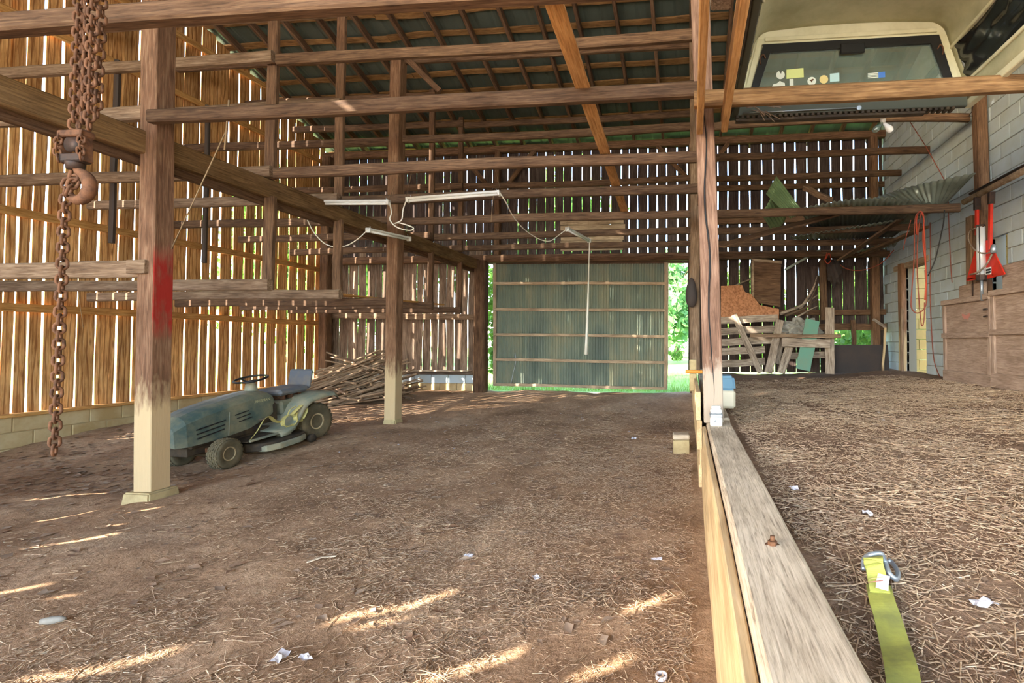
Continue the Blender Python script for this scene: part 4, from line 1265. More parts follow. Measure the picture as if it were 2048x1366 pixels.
# hanger block: side plates, top saddle, cross pin, swivel
u = 0.00225  # metres per photo pixel here
def hl(px, py, dy=0.0): return I @ C(px, py, dy)
p = hl(152, 290)
bm = bmesh.new(); bm_box(bm, -.062, -.05, -.022, .022, -.085, .062, .004)
bmobj('side_plate', bm, M_RUST, hz, Matrix.Translation(p) @ Matrix.Rotation(-.07, 4, 'Y'))
bm = bmesh.new(); bm_box(bm, .05, .062, -.022, .022, -.085, .062, .004)
bmobj('side_plate', bm, M_RUST, hz, Matrix.Translation(p) @ Matrix.Rotation(-.07, 4, 'Y'))
box('saddle', -.064, .064, -.03, .03, .03, .062, M_RUST, hz, .006, Matrix.Translation(p))
lathe('sheave', [(0, -.018), (.04, -.018), (.03, 0), (.04, .018), (0, .018)], M_DARKI, hz, 20, 'Y', Matrix.Translation(p + Vector((0, 0, .0))))
box('cross_bar', -.056, .056, -.026, .026, -.085, -.045, M_DARKI, hz, .006, Matrix.Translation(p))
lathe('swivel', [(0, -.115), (.03, -.115), (.034, -.09), (.034, -.08), (0, -.075)], M_DARKI, hz, 16, 'Z', Matrix.Translation(p))
# hook: tapering bent bar
c0 = p + Vector((0.022, 0, -.195))
pts = [p + Vector((-.0, 0, -.10)), p + Vector((.022, 0, -.125))]
for a in (62, 25, -15, -55, -95, -135, -165):
    pts.append(c0 + Vector((.056 * math.cos(math.radians(a)), 0, .062 * math.sin(math.radians(a)))))
pts.append(c0 + Vector((-.064, 0, .012)))
tube('hook', pts, .02, M_RUST, hz, 10, 5, 1.0, lambda t: .013 + .013 * math.sin(min(1, t * 1.15) * math.pi) if t < .87 else .013 - .006 * (t - .87) / .13)
tube('latch', [c0 + Vector((-.062, 0, .008)), c0 + Vector((-.05, 0, .05)), p + Vector((-.02, 0, -.115))], .008, M_RUST, hz, 6)
# loose chain from the hook down to just above the floor
chain(hz, [c0 + Vector((-.03, -.02, -.04)) + Vector(hz.location), C(150, 358), C(136, 366), C(131, 400), C(127, 470), C(123, 560), C(117, 700), C(112, 820), C(108, 915)], LK1, .037)
for sx in (-.055, .06):
    chain(hz, [Vector(hz.location) + p + Vector((sx, -.02, .05)), Vector(hz.location) + p + Vector((sx * 1.05, -.028, -.02)), Vector(hz.location) + p + Vector((sx * 1.0, -.02, -.09))], LK2, .026)

# ------------------------------------------------------------------ lamps, cords, strings
def shoplight(label, a, b, mat=None):
    a = Vector(a); b = Vector(b)
    d = (b - a); L = d.length
    M, L = frame(a, b)
    t = thing('strip_light', label, 'lamp', tuple(a), rot=tuple(M.to_euler()))
    bm = bmesh.new(); bm_box(bm, 0, L, -.032, .032, 0, .03, .006); bmobj('housing', bm, M_WHITE, t)
    lathe('tube', [(0, .03), (.016, .03), (.016, L - .03), (0, L - .03)], M_TUBE, t, 12, 'X', Matrix.Translation((0, 0, -.014)))
    for x0 in (0, L - .03):
        bm = bmesh.new(); bm_box(bm, x0, x0 + .03, -.035, .035, -.034, .032, .005); bmobj('end_cap', bm, M_WHITE, t)
    for x0 in (.05, L - .05):
        tube('eye', [(x0, 0, .03), (x0 + .01, 0, .05), (x0, 0, .06)], .004, M_ZINC, t, 5, 3)
    return t
LA, LB = PY(603, 406, 6.0), PY(779, 405, 6.05)
LC, LD = PY(813, 400, 5.85), PY(1000, 386, 6.0)
LE = PZ(735, 460, T3 - .09); LF = PZ(819, 477, T3 - .09)
LE = PY(735, 460, 6.3); LF = PY(819, 478, 7.25)
LG = PY(1134, 458, 7.75); LH = PY(1179, 482, 8.75)
shoplight('white strip light hanging level, leftmost of the four', LA, LB)
shoplight('white strip light tilted up to the right, second from left', LC, LD)
shoplight('small white strip light hanging lower in front of the middle post', LE, LF)
shoplight('white strip light nearest the big metal door', LG, LH)
def cordobj(label, pts, r, mat, cat='cord', n=5, sides=6, name='cord'):
    o = tube(name, pts, r, mat, None, sides, n); tag(o, label, cat); return o
cordobj('white cord sagging from leftmost strip light to the lower one', [LA, PY(610, 428, 6.2), PY(628, 465, 6.25), PY(655, 490, 6.3), PY(690, 492, 6.3), PY(718, 476, 6.3), LE], .007, M_CORD)
cordobj('white looped cord between the two upper strip lights', [LB, PY(783, 425, 6.0), PY(780, 440, 6.0), PY(795, 455, 6.0), PY(820, 461, 5.95), PY(826, 455, 5.95), PY(800, 446, 5.95), PY(790, 447, 5.95), PY(803, 440, 5.9), PY(806, 420, 5.9), PY(811, 405, 5.87), LC], .008, M_CORD)
cordobj('white cord drooping from second strip light to the door light', [LD, PY(1012, 405, 6.1), PY(1026, 432, 6.4), PY(1050, 460, 6.9), PY(1078, 478, 7.3), PY(1100, 482, 7.5), PY(1118, 470, 7.7), LG], .007, M_CORD)
o = tube('pull_cord', [LH, PY(1178, 520, 8.75), PY(1176, 600, 8.75), PY(1172, 709, 8.75)], .012, M_CORD, None, 6, 4, 1.0, lambda t: .008 + .034 * max(0, t - .25) ** 1.6); tag(o, 'long white pull cord hanging in front of the metal door', 'cord')
def string(label, a, b, r=.004, mat=M_TWINE):
    o = tube('string', [a, (Vector(a) + Vector(b)) / 2, b], r, mat, None, 4, 1); tag(o, label, 'string'); return o
string('twine from the second pole to right end of leftmost light', PY(800, 342, 5.15), LB + Vector((0, 0, .06)), .003)
string('twine holding left end of the second light', PY(824, 342, 5.15), LC + Vector((0, 0, .06)), .003)
string('twine holding right end of the second light', PY(988, 330, 5.15), LD + Vector((0, 0, .06)), .003)
string('thin pull string below the second light', LD.lerp(LC, .07), PY(982, 444, 5.98), .003)
string('thin pull string near the leftmost light', LB.lerp(LA, .1), LE.lerp(LF, .3) + Vector((0, 0, .05)), .003)
string('wire holding front of the door light', PY(1134, 436, 7.45), LG + Vector((0, 0, .05)), .003)
string('wire holding back of the door light', PY(1177, 440, 8.7), LH + Vector((0, 0, .05)), .003)
string('pale twine slanting from pole down to red marked post', PY(452, 262, 3.83), PY(343, 498, 4.0), .005)
string('frayed twine knot below the crossing pole', PY(458, 200, 3.82), PY(449, 300, 3.82), .007)
string('thin string hanging beside the low left poles', PY(155, 570, 5.1), PY(166, 655, 5.1), .003)
# twin bulb fitting
b = PY(1766, 244, 4.34)
bl_ = thing('bulb_fitting', 'twin bare bulb fitting hanging below the camper shell', 'lamp', tuple(b))
tube('wire', [(0, 0, .06), (0, 0, T3 + .04 - b.z)], .004, M_CORD, bl_, 5, 1)
lathe('socket', [(0, .065), (.02, .065), (.023, .03), (.02, .0), (0, -.01)], M_WHITE, bl_, 14)
for ang, lab in ((math.radians(140), 0), (math.radians(-135), 1)):
    M = Matrix.Rotation(ang, 4, 'Y')
    lathe('bulb', [(0, .01), (.013, .01), (.015, .035), (.027, .065), (.03, .085), (.022, .108), (0, .115)], M_TUBE if lab == 0 else M_GLASS, bl_, 16, 'Z', M)
# hanging wires near the wall post
cordobj('red wire slanting down block wall to the corrugated sheets', [PX(1798, 210, 3.7), PX(1850, 290, 3.8), PX(1889, 360, 3.85)], .007, M_REDC2, n=1)
cordobj('thin blue wire loop by the wall post', [PX(1947, 203, 3.9), PX(1944, 222, 3.9), PX(1938, 232, 3.9), PX(1946, 232, 3.9)], .004, M_BLKC)
# ------------------------------------------------------------------ camper shell stored on the poles
sh = thing('camper_shell', 'upturned view into a cream camper shell stored on overhead poles', 'camper shell', (1.33, 4.25, T3 - 0.0))
KZ = 0.075
YN, YFA = -2.55, 0.0        # local y of near and far ends
def sect(t=0.0, ins=0.0):
    """half profile of the shell: bottom edge up and over (local x, z)"""
    P = []
    hw, tw, hh, r = 0.95 - ins, 0.80 - ins, 0.735 - ins, 0.16
    P.append((-hw, 0.0)); P.append((-hw + .02, .18)); P.append((-tw - .03, .49))
    for k in range(6):
        a = math.pi - math.radians(12) - k / 5 * math.radians(78)
        P.append((-tw + r + r * math.cos(a), hh - r + r * math.sin(a)))
    P.append((-tw * .4, hh + .02)); P.append((0, hh + .025))
    return P + [(-x, z) for (x, z) in reversed(P[:-1])]
S = sect(); n_ = len(S)
ysl = [YFA, -.06, -.5, -1.0, -1.6, -2.1, YN]
V = [(x, y, z) for y in ysl for (x, z) in S]
F = []
# side windows are left open: skip faces of the steep wall between set stations
for i in range(len(ysl) - 1):
    for j in range(n_ - 1):
        wall = (j in (1, n_ - 3))
        if wall and 1 <= i <= 3: continue
        F.append((i * n_ + j, (i + 1) * n_ + j, (i + 1) * n_ + j + 1, i * n_ + j + 1))
o = mesh('shell_skin', V, F, M_SHELLO, sh, smooth=True)
md = o.modifiers.new('t', 'SOLIDIFY'); md.thickness = 0.012; md.offset = 0
# side windows: black sheet stretched in a frame
for s in (-1, 1):
    a, b = S[1], S[2]
    V = []; F = []
    nu, nv = 24, 8
    for i in range(nu + 1):
        for j in range(nv + 1):
            u, v_ = i / nu, j / nv
            x = a[0] + (b[0] - a[0]) * v_; z = a[1] + (b[1] - a[1]) * v_; y = -.06 + (-1.6 + .06) * u
            w = .014 * math.sin(u * 31 + v_ * 9) * math.sin(v_ * math.pi) + .012 * math.sin(u * 13 - v_ * 17)
            V.append((s * (x + w), y, z))
    for i in range(nu):
        for j in range(nv):
            q = i * (nv + 1) + j; F.append((q, q + nv + 1, q + nv + 2, q + 1))
    mesh('side_window_sheet', V, F, M_BLACKG, sh, smooth=True)
    lbeam('bottom_rail', (s * .955, YFA, .02), (s * .955, YN, .02), .05, .06, M_SHELLD if s < 0 else M_SHELLW, sh, seg=4, wob=.001, var=0)
    lbeam('bottom_rail', (s * .99, YFA, .06), (s * .99, YN, .06), .02, .05, M_SHELLW, sh, seg=4, wob=.001, var=0)
    lbeam('window_rail', (s * .925, YFA, .185), (s * .925, -1.7, .185), .03, .03, M_SHELLW, sh, seg=4, wob=.001, var=0)
    lbeam('window_rail', (s * .83, YFA, .50), (s * .83, -1.7, .50), .03, .03, M_SHELLW, sh, seg=4, wob=.001, var=0)
tube('weather_strip', [(-1.0, -.0, .0), (-1.005, -.6, .01), (-.995, -1.2, .0), (-1.005, -1.8, .01), (-1.0, -2.5, 0)], .016, M_DARKM, sh)
for y in (-.75, -1.5, -2.2):
    tube('roof_bow', [(x * .985, y, z - .012) for (x, z) in S[2:-2]], .014, M_SHELLW, sh, 6, 1)
# front panel with window opening: ring of quads between outline and opening
OW = [(-.83, .1), (-.70, .50), (.70, .50), (.83, .1)]
def panel_ring(name, outer, inner, y0, th, mat):
    bm = bmesh.new()
    n = len(outer); vo = [bm.verts.new((p[0], y0, p[1])) for p in outer]; vi = [bm.verts.new((p[0], y0, p[1])) for p in inner]
    for i in range(n):
        k = (i + 1) % n
        bm.faces.new((vo[i], vo[k], vi[k], vi[i]))
    r = bmesh.ops.extrude_face_region(bm, geom=list(bm.faces))
    bmesh.ops.translate(bm, vec=(0, th, 0), verts=[q for q in r['geom'] if isinstance(q, bmesh.types.BMVert)])
    return bmobj(name, bm, mat, sh)
def dens(poly, n):
    """n points spread along a closed polygon, starting at the same relative place"""
    pts = [Vector((p[0], p[1])) for p in poly]; L = [(pts[(i + 1) % len(pts)] - pts[i]).length for i in range(len(pts))]
    tot = sum(L); res = []
    for k in range(n):
        s = tot * k / n; i = 0
        while s > L[i]: s -= L[i]; i += 1
        q = pts[i].lerp(pts[(i + 1) % len(pts)], s / L[i]); res.append((q.x, q.y))
    return res
def quadring(name, o4, i4, y0, th, mat): return panel_ring(name, o4, i4, y0, th, mat)
outl = [S[0]] + S[1:n_ - 1] + [S[-1]]
inn = []
for (x, z) in outl:
    # project outline point towards the opening
    zz = min(max(z, .17), .575) if abs(x) > .7 else (.575 if z > .3 else .17)
    hw = .83 - (zz - .17) / .405 * .13
    inn.append((max(-hw, min(hw, x)), zz))
panel_ring('front_panel', outl, inn, -.012, .012, M_SHELLW)
quadring('panel_trim', [(-.90, .09), (-.76, .655), (.76, .655), (.90, .09)], [(-.85, .135), (-.725, .605), (.725, .605), (.85, .135)], -.03, .02, M_SHELLW)
lbeam('trim_channel', (-.70, -.035, .64), (.70, -.035, .64), .02, .035, M_SHELLW, sh, seg=2, wob=0, var=0)
quadring('window_frame', [(-.845, .135), (-.715, .60), (.715, .60), (.845, .135)], [(-.765, .195), (-.655, .53), (.655, .53), (.765, .195)], -.04, .035, M_BLACK)
box('frame_latch', -.08, .12, -.055, -.035, .475, .565, M_BLACK, sh, .008)
for s in (-1, 1):
    tube('bracket', [(s * .70, -.045, .475), (s * .72, -.055, .505), (s * .745, -.045, .475), (s * .74, -.045, .425)], .006, M_RUST, sh)
gl = prism('window_pane', [(-.78, .10), (-.67, .47), (.67, .47), (.78, .10)], .005, M_GLASS, sh, Matrix(((1, 0, 0, 0), (0, 0, 1, -.02), (0, 1, 0, KZ), (0, 0, 0, 1))))
# decals on the glass (pane local: x, z as y)
def decal_poly(name, poly, mat): return prism(name, poly, .0012, mat, gl, Matrix.Translation((0, 0, -.0015)))
def circ(cx, cz, r, a0=0, a1=360, n=20): return [(cx + r * math.cos(math.radians(a0 + (a1 - a0) * k / n)), cz + r * math.sin(math.radians(a0 + (a1 - a0) * k / n))) for k in range(n + (0 if a1 - a0 == 360 else 1))]
decal_poly('round_decal', circ(-.57, .262, .036, 110, 430) + [(-.565, .27)], M_STICKW)
decal_poly('square_decal', [(-.52, .225), (-.375, .232), (-.378, .312), (-.52, .305)], M_STICKY)
decal_poly('small_decal', [(-.495, .16), (-.462, .16), (-.462, .222), (-.495, .222)], M_STICKW)
decal_poly('cloud_decal', [(-.65, .15), (-.63, .185), (-.6, .19), (-.575, .21), (-.55, .195), (-.535, .19), (-.53, .15)], M_STICKW)
decal_poly('round_decal', circ(-.31, .195, .036), M_STICKW)
prism('decal_bird', [(-.33, .20), (-.30, .215), (-.29, .205), (-.305, .195), (-.31, .18), (-.318, .195)], .001, M_RUST, gl, Matrix.Translation((0, 0, -.003)))
decal_poly('round_decal', circ(-.21, .205, .036), M_STICKO)
decal_poly('square_decal', [(-.16, .18), (-.082, .183), (-.083, .255), (-.16, .25)], M_STICKS)
for k in range(4): decal_poly('flag_stripe', [(.15, .195 + k * .012), (.235, .198 + k * .012), (.235, .205 + k * .012), (.15, .202 + k * .012)], M_STICKW)
decal_poly('flag_canton', [(.235, .195), (.29, .198), (.29, .245), (.235, .242)], M_STICKB)
# dark sill with ribbed gasket under the window
lbeam('sill', (-.95, -.03, .06), (.92, -.03, .06), .05, .15, M_SHELLD, sh, seg=3, wob=.001, var=0)
bm = bmesh.new()
for k in range(40): bm_box(bm, -.95 + k * .045, -.925 + k * .045, -.05, .03, -.035, -.01, .003)
o = bmobj('ribbed_gasket', bm, M_DARKM, sh); tag(o, kind='stuff')
lbeam('gasket_strip', (-.95, -.01, -.045), (.6, -.01, -.045), .06, .022, M_DARKM, sh, seg=4, wob=.003)
lathe('latch_ring', [(.014, -.004), (.022, -.004), (.022, .004), (.014, .004)], M_ZINC, sh, 16, 'Y', Matrix.Translation((.06, -.07, .0)))
tube('latch_rod', [(-.9, -.07, -.005), (-.4, -.07, -.0), (.04, -.07, .002)], .005, M_ZINC, sh, 5, 1)
tube('roof_wire', [(-.62, -.9, .62), (-.58, -.88, .5), (-.52, -.9, .5), (-.47, -.92, .64)], .004, M_BLKC, sh, 5, 4)
# bird-nest sticks under the shell corner
rs = random.Random(9)
for k in range(9):
    a = PY(1500 + rs.uniform(-8, 30), 212 + rs.uniform(-4, 14), 4.1); b = a + Vector((rs.uniform(.05, .3), rs.uniform(-.05, .05), rs.uniform(-.1, .02)))
    o = tube('twig', [a, a.lerp(b, .5) + Vector((0, 0, .02)), b], .004, M_GREYW, None, 5, 3)
    tag(o, 'bare twig caught on the pole under the left shell corner', 'twig', 'twigs under the camper shell')

# ------------------------------------------------------------------ collapsed corrugated sheets on the right poles
def corr(name, label, grid4, nu, nv, amp, waves, mat, bend=None, along='v'):
    """corrugated sheet between four corners (a b / d c)"""
    a, b, c, d = [Vector(p) for p in grid4]
    V = []; F = []
    nrm = (b - a).cross(d - a).normalized()
    for i in range(nu + 1):
        for j in range(nv + 1):
            u, v_ = i / nu, j / nv
            p = (a * (1 - u) + b * u) * (1 - v_) + (d * (1 - u) + c * u) * v_
            ph = (u if along == 'v' else v_) * waves * 2 * math.pi
            off = amp * math.sin(ph)
            if bend: off += bend(u, v_)
            V.append(p + nrm * off)
    for i in range(nu):
        for j in range(nv):
            q = i * (nv + 1) + j; F.append((q, q + nv + 1, q + nv + 2, q + 1))
    o = mesh(name, V, F, mat, smooth=True)
    md = o.modifiers.new('t', 'SOLIDIFY'); md.thickness = .003
    return tag(o, label, 'metal sheet')
corr('corrugated_sheet', 'folded corrugated sheet with painted green reflection rearing up at left of the collapse', (PY(1553, 352, 8.4), PY(1608, 425, 8.0), PY(1580, 437, 7.7), PY(1532, 388, 8.1)), 10, 80, .016, 9, M_CORRG, None, 'u')
corr('corrugated_sheet', 'curled lower flap of corrugated sheet with painted green reflection by the poles', (PY(1546, 372, 8.2), PY(1574, 424, 8.3), PY(1548, 470, 8.8), PY(1522, 428, 8.1)), 10, 80, .016, 9, M_CORRG, lambda u, v_: -.10 * math.sin(v_ * 3.1), 'u')
corr('corrugated_sheet', 'wide dark corrugated sheet sagging across the right poles', (PY(1596, 418, 7.62), PY(1880, 408, 7.62), PY(1785, 474, 9.6), PY(1640, 480, 9.8)), 150, 8, .013, 24, M_CORR, lambda u, v_: .13 * math.sin(u * 3.14) * (1 - v_))
corr('corrugated_sheet', 'grey corrugated sheet reaching up to the wall post', (PX(1742, 398, 3.2), PX(1953, 346, 3.85), PX(1880, 420, 3.9), PX(1850, 440, 3.4)), 90, 6, .012, 16, M_CORR, lambda u, v_: -.06 * math.sin(u * 3.1))
corr('corrugated_sheet', 'dark corrugated sheet lying under the middle right pole', (PY(1580, 474, 8.6), PY(1790, 440, 8.2), PY(1760, 470, 9.7), PY(1590, 480, 9.9)), 110, 6, .012, 20, M_CORR)
corr('corrugated_sheet', 'lowest bent sheet above the side doorway', (PY(1700, 505, 9.2), PY(1800, 478, 9.0), PY(1790, 492, 10.2), PY(1700, 508, 10.3)), 50, 4, .012, 9, M_CORR)
for a, b, ya, yb, w, h, lab, m in (((1440, 492), (1700, 420), 7.2, 8.3, .2, .03, 'long brown plank slanting up under the corrugated sheets', M_POLE), ((1610, 376), (1660, 400), 8.8, 8.2, .09, .09, 'broken timber stub poking out behind the sheets', M_POLE),
                            ((1640, 425), (1760, 402), 7.6, 8.6, .18, .03, 'orange brown plank held beneath the wide sheet', M_PLANK), ((1680, 520), (1800, 440), 9.4, 8.3, .2, .03, 'brown plank slanting from low pole to upper right pole', M_POLE), ((1720, 510), (1850, 455), 9.6, 8.0, .16, .04, 'second brown plank slanting beside the side doorway', M_POLE)):
    o = beam('slanting_plank', PY(a[0], a[1], ya), PY(b[0], b[1], yb), w, h, m, seg=6, up=Vector((0, -.4, 1))); tag(o, lab, 'plank')
# ------------------------------------------------------------------ hanging red cords
def P9(px, py, Y=7.2): return PY(px, py, Y)
YQ = 7.345
cordobj('thick bundle of orange red cord looped over right pole', [P9(1834, 470, YQ), P9(1833, 440, YQ), P9(1838, 424, YQ), P9(1846, 428, YQ), P9(1848, 455, YQ), P9(1850, 500, YQ), P9(1852, 560, YQ), P9(1850, 600, YQ)], .011, M_REDC)
cordobj('long orange red cord loop hanging nearly to doorway sill', [P9(1838, 424, YQ - .03), P9(1830, 440, YQ - .03), P9(1828, 520, YQ), P9(1823, 590, YQ), P9(1823, 615, YQ), P9(1833, 626, YQ), P9(1846, 620, YQ), P9(1853, 600, YQ), P9(1850, 540, YQ)], .009, M_REDC2)
cordobj('orange red cord strand left of the thick bundle', [P9(1842, 424, YQ - .05), P9(1836, 470, YQ - .05), P9(1834, 530, YQ), P9(1838, 600, YQ), P9(1843, 650, YQ), P9(1848, 640, YQ), P9(1849, 605, YQ)], .008, M_REDC2)
cordobj('orange red strand right of the thick bundle', [P9(1842, 424, YQ - .04), P9(1848, 440, YQ - .04), P9(1846, 480, YQ - .02), P9(1852, 540, YQ), P9(1853, 585, YQ)], .009, M_REDC)
cordobj('thin red cord from sheets down to floor by the crate', [PX(1896, 390, 3.95), PX(1898, 460, 3.95), PX(1902, 540, 3.95), PX(1904, 565, 3.95)], .007, M_REDC2)
cordobj('long red brown cord hanging down block wall to floor', [PX(1860, 445, 3.95), PX(1861, 520, 3.95), PX(1860, 580, 3.95), PX(1863, 660, 3.95), PX(1868, 720, 3.95), PX(1880, 755, 3.92), PX(1884, 762, 3.8)], .009, M_REDC2)
cordobj('black and red cord swinging from pole to the bundle', [P9(1889, 420, 7.2), P9(1887, 445, 7.2), P9(1880, 480, 7.2), P9(1870, 520, 7.25), P9(1856, 552, YQ)], .009, M_BLKC)
cordobj('pale red cord sagging from broken pole to the junk corner', [PY(1788, 500, 9.7), PY(1760, 528, 9.9), PY(1720, 541, 10.2), PY(1690, 536, 10.4), PY(1670, 520, 10.5)], .010, M_REDC2)
cordobj('small red cord coil hung above the junk pile', [PY(1654, 505, 10.3), PY(1650, 520, 10.3), PY(1656, 527, 10.3), PY(1662, 519, 10.3), PY(1658, 506, 10.3), PY(1652, 518, 10.3)], .010, M_REDC)
cordobj('thin red cord left of the bundle under the pole', [P9(1822, 440, 7.3), P9(1812, 475, 7.4), P9(1806, 500, 7.5)], .006, M_REDC2)

# ------------------------------------------------------------------ overhead pipe and red hoist bracket on the right wall
o = tube('pipe', [PX(1928, 404, 3.72), PX(2048, 341, 3.72) + Vector((0, -1.2, 0))], .04, M_PATCH, None, 12, 1); tag(o, 'rusty white overhead pipe along the block wall at right', 'pipe')
o = tube('pipe', [PX(1940, 388, 3.85), PX(2048, 332, 3.85) + Vector((0, -1.2, 0))], .018, M_DARKI, None, 8, 1); tag(o, 'thin dark conduit above the overhead pipe', 'pipe')
mc = PX(1970, 520, 3.72)
rh = thing('red_hoist', 'red hydraulic hoist frame with silver cylinder above the crates', 'hoist', tuple(mc))
I2 = PM[rh.name].inverted()
def R(px, py, X=3.72): return I2 @ PX(px, py, X)
def rbar(name, a, b, w, h, mat): return lbeam(name, a, b, w, h, mat, rh, up=Vector((1, 0, 0)), seg=2, wob=0, var=0)
rbar('hanger', R(1954, 405), R(1954, 470), .05, .035, M_RED)
rbar('hanger', R(1982, 395), R(1980, 500), .05, .035, M_RED)
rbar('clamp', R(1954, 395), R(1954, 420), .06, .07, M_DARKI); rbar('clamp', R(1983, 384), R(1982, 408), .06, .07, M_DARKI)
def rpanel(name, pts, mat, th=.02):
    P = [R(*p) for p in pts]
    bm = bmesh.new(); f = bm.faces.new([bm.verts.new(p) for p in P])
    r = bmesh.ops.extrude_face_region(bm, geom=[f]); bmesh.ops.translate(bm, vec=(th, 0, 0), verts=[q for q in r['geom'] if isinstance(q, bmesh.types.BMVert)])
    bmesh.ops.bevel(bm, geom=list(bm.edges), offset=.004, segments=1, affect='EDGES')
    return bmobj(name, bm, mat, rh)
rpanel('left_plate', [(1950, 500), (1956, 500), (1960, 555), (1932, 562)], M_RED)
rpanel('right_plate', [(1966, 482), (1976, 480), (2009, 548), (1966, 560)], M_RED)
rpanel('base_plate', [(1934, 562), (1934, 557), (2005, 544), (2005, 550)], M_RED, .03)
cyl = R(1962, 500, 3.68)
zt = R(1962, 454, 3.68).z; zb2 = R(1962, 550, 3.68).z
o = lathe('cylinder', [(0, zb2), (.052, zb2), (.052, zt), (0, zt)], M_ALU, rh, 20, 'Z', Matrix.Translation((cyl.x, cyl.y, 0)))
lathe('cylinder_cap', [(0, zt - .01), (.06, zt - .01), (.06, zt + .03), (0, zt + .03)], M_DARKI, rh, 4, 'Z', Matrix.Translation((cyl.x, cyl.y, 0)), False)
lathe('cylinder_foot', [(0, zb2 - .07), (.06, zb2 - .07), (.07, zb2), (0, zb2 + .01)], M_DARKI, rh, 8, 'Z', Matrix.Translation((cyl.x, cyl.y, 0)), False)
lathe('piston_rod', [(0, zb2 - .33), (.016, zb2 - .33), (.016, zb2), (0, zb2)], M_ZINC, rh, 12, 'Z', Matrix.Translation((cyl.x, cyl.y, 0)))
tube('side_rib', [(cyl.x - .04, cyl.y - .04, zb2), (cyl.x - .04, cyl.y - .04, zt)], .006, M_BLACK, rh, 6, 1)
sx = -.075
rpanel('label', [(1971, 536, 3.69), (1982, 533.5, 3.69), (1982, 548, 3.69), (1971, 550, 3.69)], M_WHITE, .004)
for k in range(2):
    for j in range(3):
        x0 = 1972.2 + j * 3.2; y0 = 538.6 + k * 5 - j * .7
        rpanel('label_mark', [(x0, y0, 3.684), (x0 + 2.4, y0 - .5, 3.684), (x0 + 2.4, y0 + 3.2, 3.684), (x0, y0 + 3.7, 3.684)], M_INK, .002)
tube('hose', [R(1956, 455, 3.66), R(1940, 462, 3.66), R(1937, 480, 3.66), R(1950, 500, 3.64), R(1970, 507, 3.64), R(1988, 500, 3.66)], .009, M_GREYW, rh, 6, 5)
tube('hose', [R(1940, 549, 3.64), R(1955, 545, 3.62), R(1972, 530, 3.64), R(1984, 508, 3.66)], .012, M_GREYW, rh, 6, 5)
lathe('valve', [(0, -.05), (.03, -.05), (.035, 0), (.025, .05), (0, .06)], M_ZINC, rh, 10, 'Z', Matrix.Translation(R(1987, 498, 3.66)))
# ------------------------------------------------------------------ crates along the right wall
XCf = 3.70
ya = PX(1887, 680, XCf).y; 
zc0 = RZ(3.75, 6.2)
ym = PX(1981, 600, XCf).y
yb_ = ym - (ya - ym) * 1.25
for (y0, y1, lab) in ((ya, ym + .01, 'left plywood crate with wooden battens under the red hoist'), (ym - .01, yb_, 'right plywood crate with wooden battens, cut by picture edge')):
    cr = thing('crate', lab, 'crate', (XCf, y0, RZ(3.75, (y0 + y1) / 2) - .01), -math.pi / 2)
    # local: x runs towards the camera along the front, y runs into the wall side (+y = +X world)
    L = abs(y1 - y0)
    H = 1.20
    for z0, z1 in ((.16, .64), (.70, 1.12)):
        box('front_panel', .03, L - .03, .02, .04, z0, z1, M_CRATE, cr, .003)
    lbeam('batten', (0, .0, .08), (L, .0, .08), .035, .18, M_CRATE, cr, up=Vector((0, 0, 1)), seg=4, wob=.002)
    lbeam('batten', (0, -.005, .67), (L, -.005, .67), .05, .07, M_CRATE, cr, seg=4, wob=.002)
    lbeam('batten', (0, -.005, 1.15), (L, -.005, 1.15), .05, .07, M_CRATE, cr, seg=4, wob=.002)
    for x in (.03, L - .03):
        lbeam('corner_batten', (x, .005, 0), (x, .005, 1.14), .06, .03, M_CRATE, cr, up=Vector((0, 1, 0)), seg=4, wob=.002)
    box('back_panel', 0, L, .32, .34, 0, 1.14, M_CRATE, cr, .003)
    box('end_panel', 0, .02, .04, .32, 0, 1.14, M_CRATE, cr, .003)
    box('end_panel', L - .02, L, .04, .32, 0, 1.14, M_CRATE, cr, .003)
    if 'left' in lab:
        for (xx, w) in ((.09, .62),):
            lbeam('upper_board', (xx, .2, 1.27), (xx + w, .2, 1.27), .04, .24, M_CRATE, cr, seg=3)
        box('iron_strap', L * .38, L * .38 + .03, .17, .18, 1.2, 1.5, M_DARKI, cr, .003)
    else:
        lbeam('upper_board', (.02, .16, 1.33), (.46, .16, 1.33), .06, .34, M_CRATE, cr, seg=3)
        lbeam('upper_board', (.56, .16, 1.30), (1.2, .16, 1.30), .06, .3, M_CRATE, cr, seg=3)
        box('iron_strap', .46, .53, .12, .14, 1.15, 1.66, M_DARKI, cr, .003)
    mk_ = [(L * .5 + .05 * math.cos(a) * (1.6 + math.sin(3 * a)), .92 + .05 * math.sin(a) * (1.4 + math.cos(2 * a))) for a in [k * .5 for k in range(12)]]
    prism('stencil_mark', mk_, .0015, M_REDMARK, cr, Matrix(((1, 0, 0, 0), (0, 0, 1, .017), (0, 1, 0, 0), (0, 0, 0, 1))))
    for k in range(2):
        box('hinge_iron', L - .09, L - .01, -.04, -.02, .98 - k * .09, 1.0 - k * .09, M_DARKI, cr, .004)

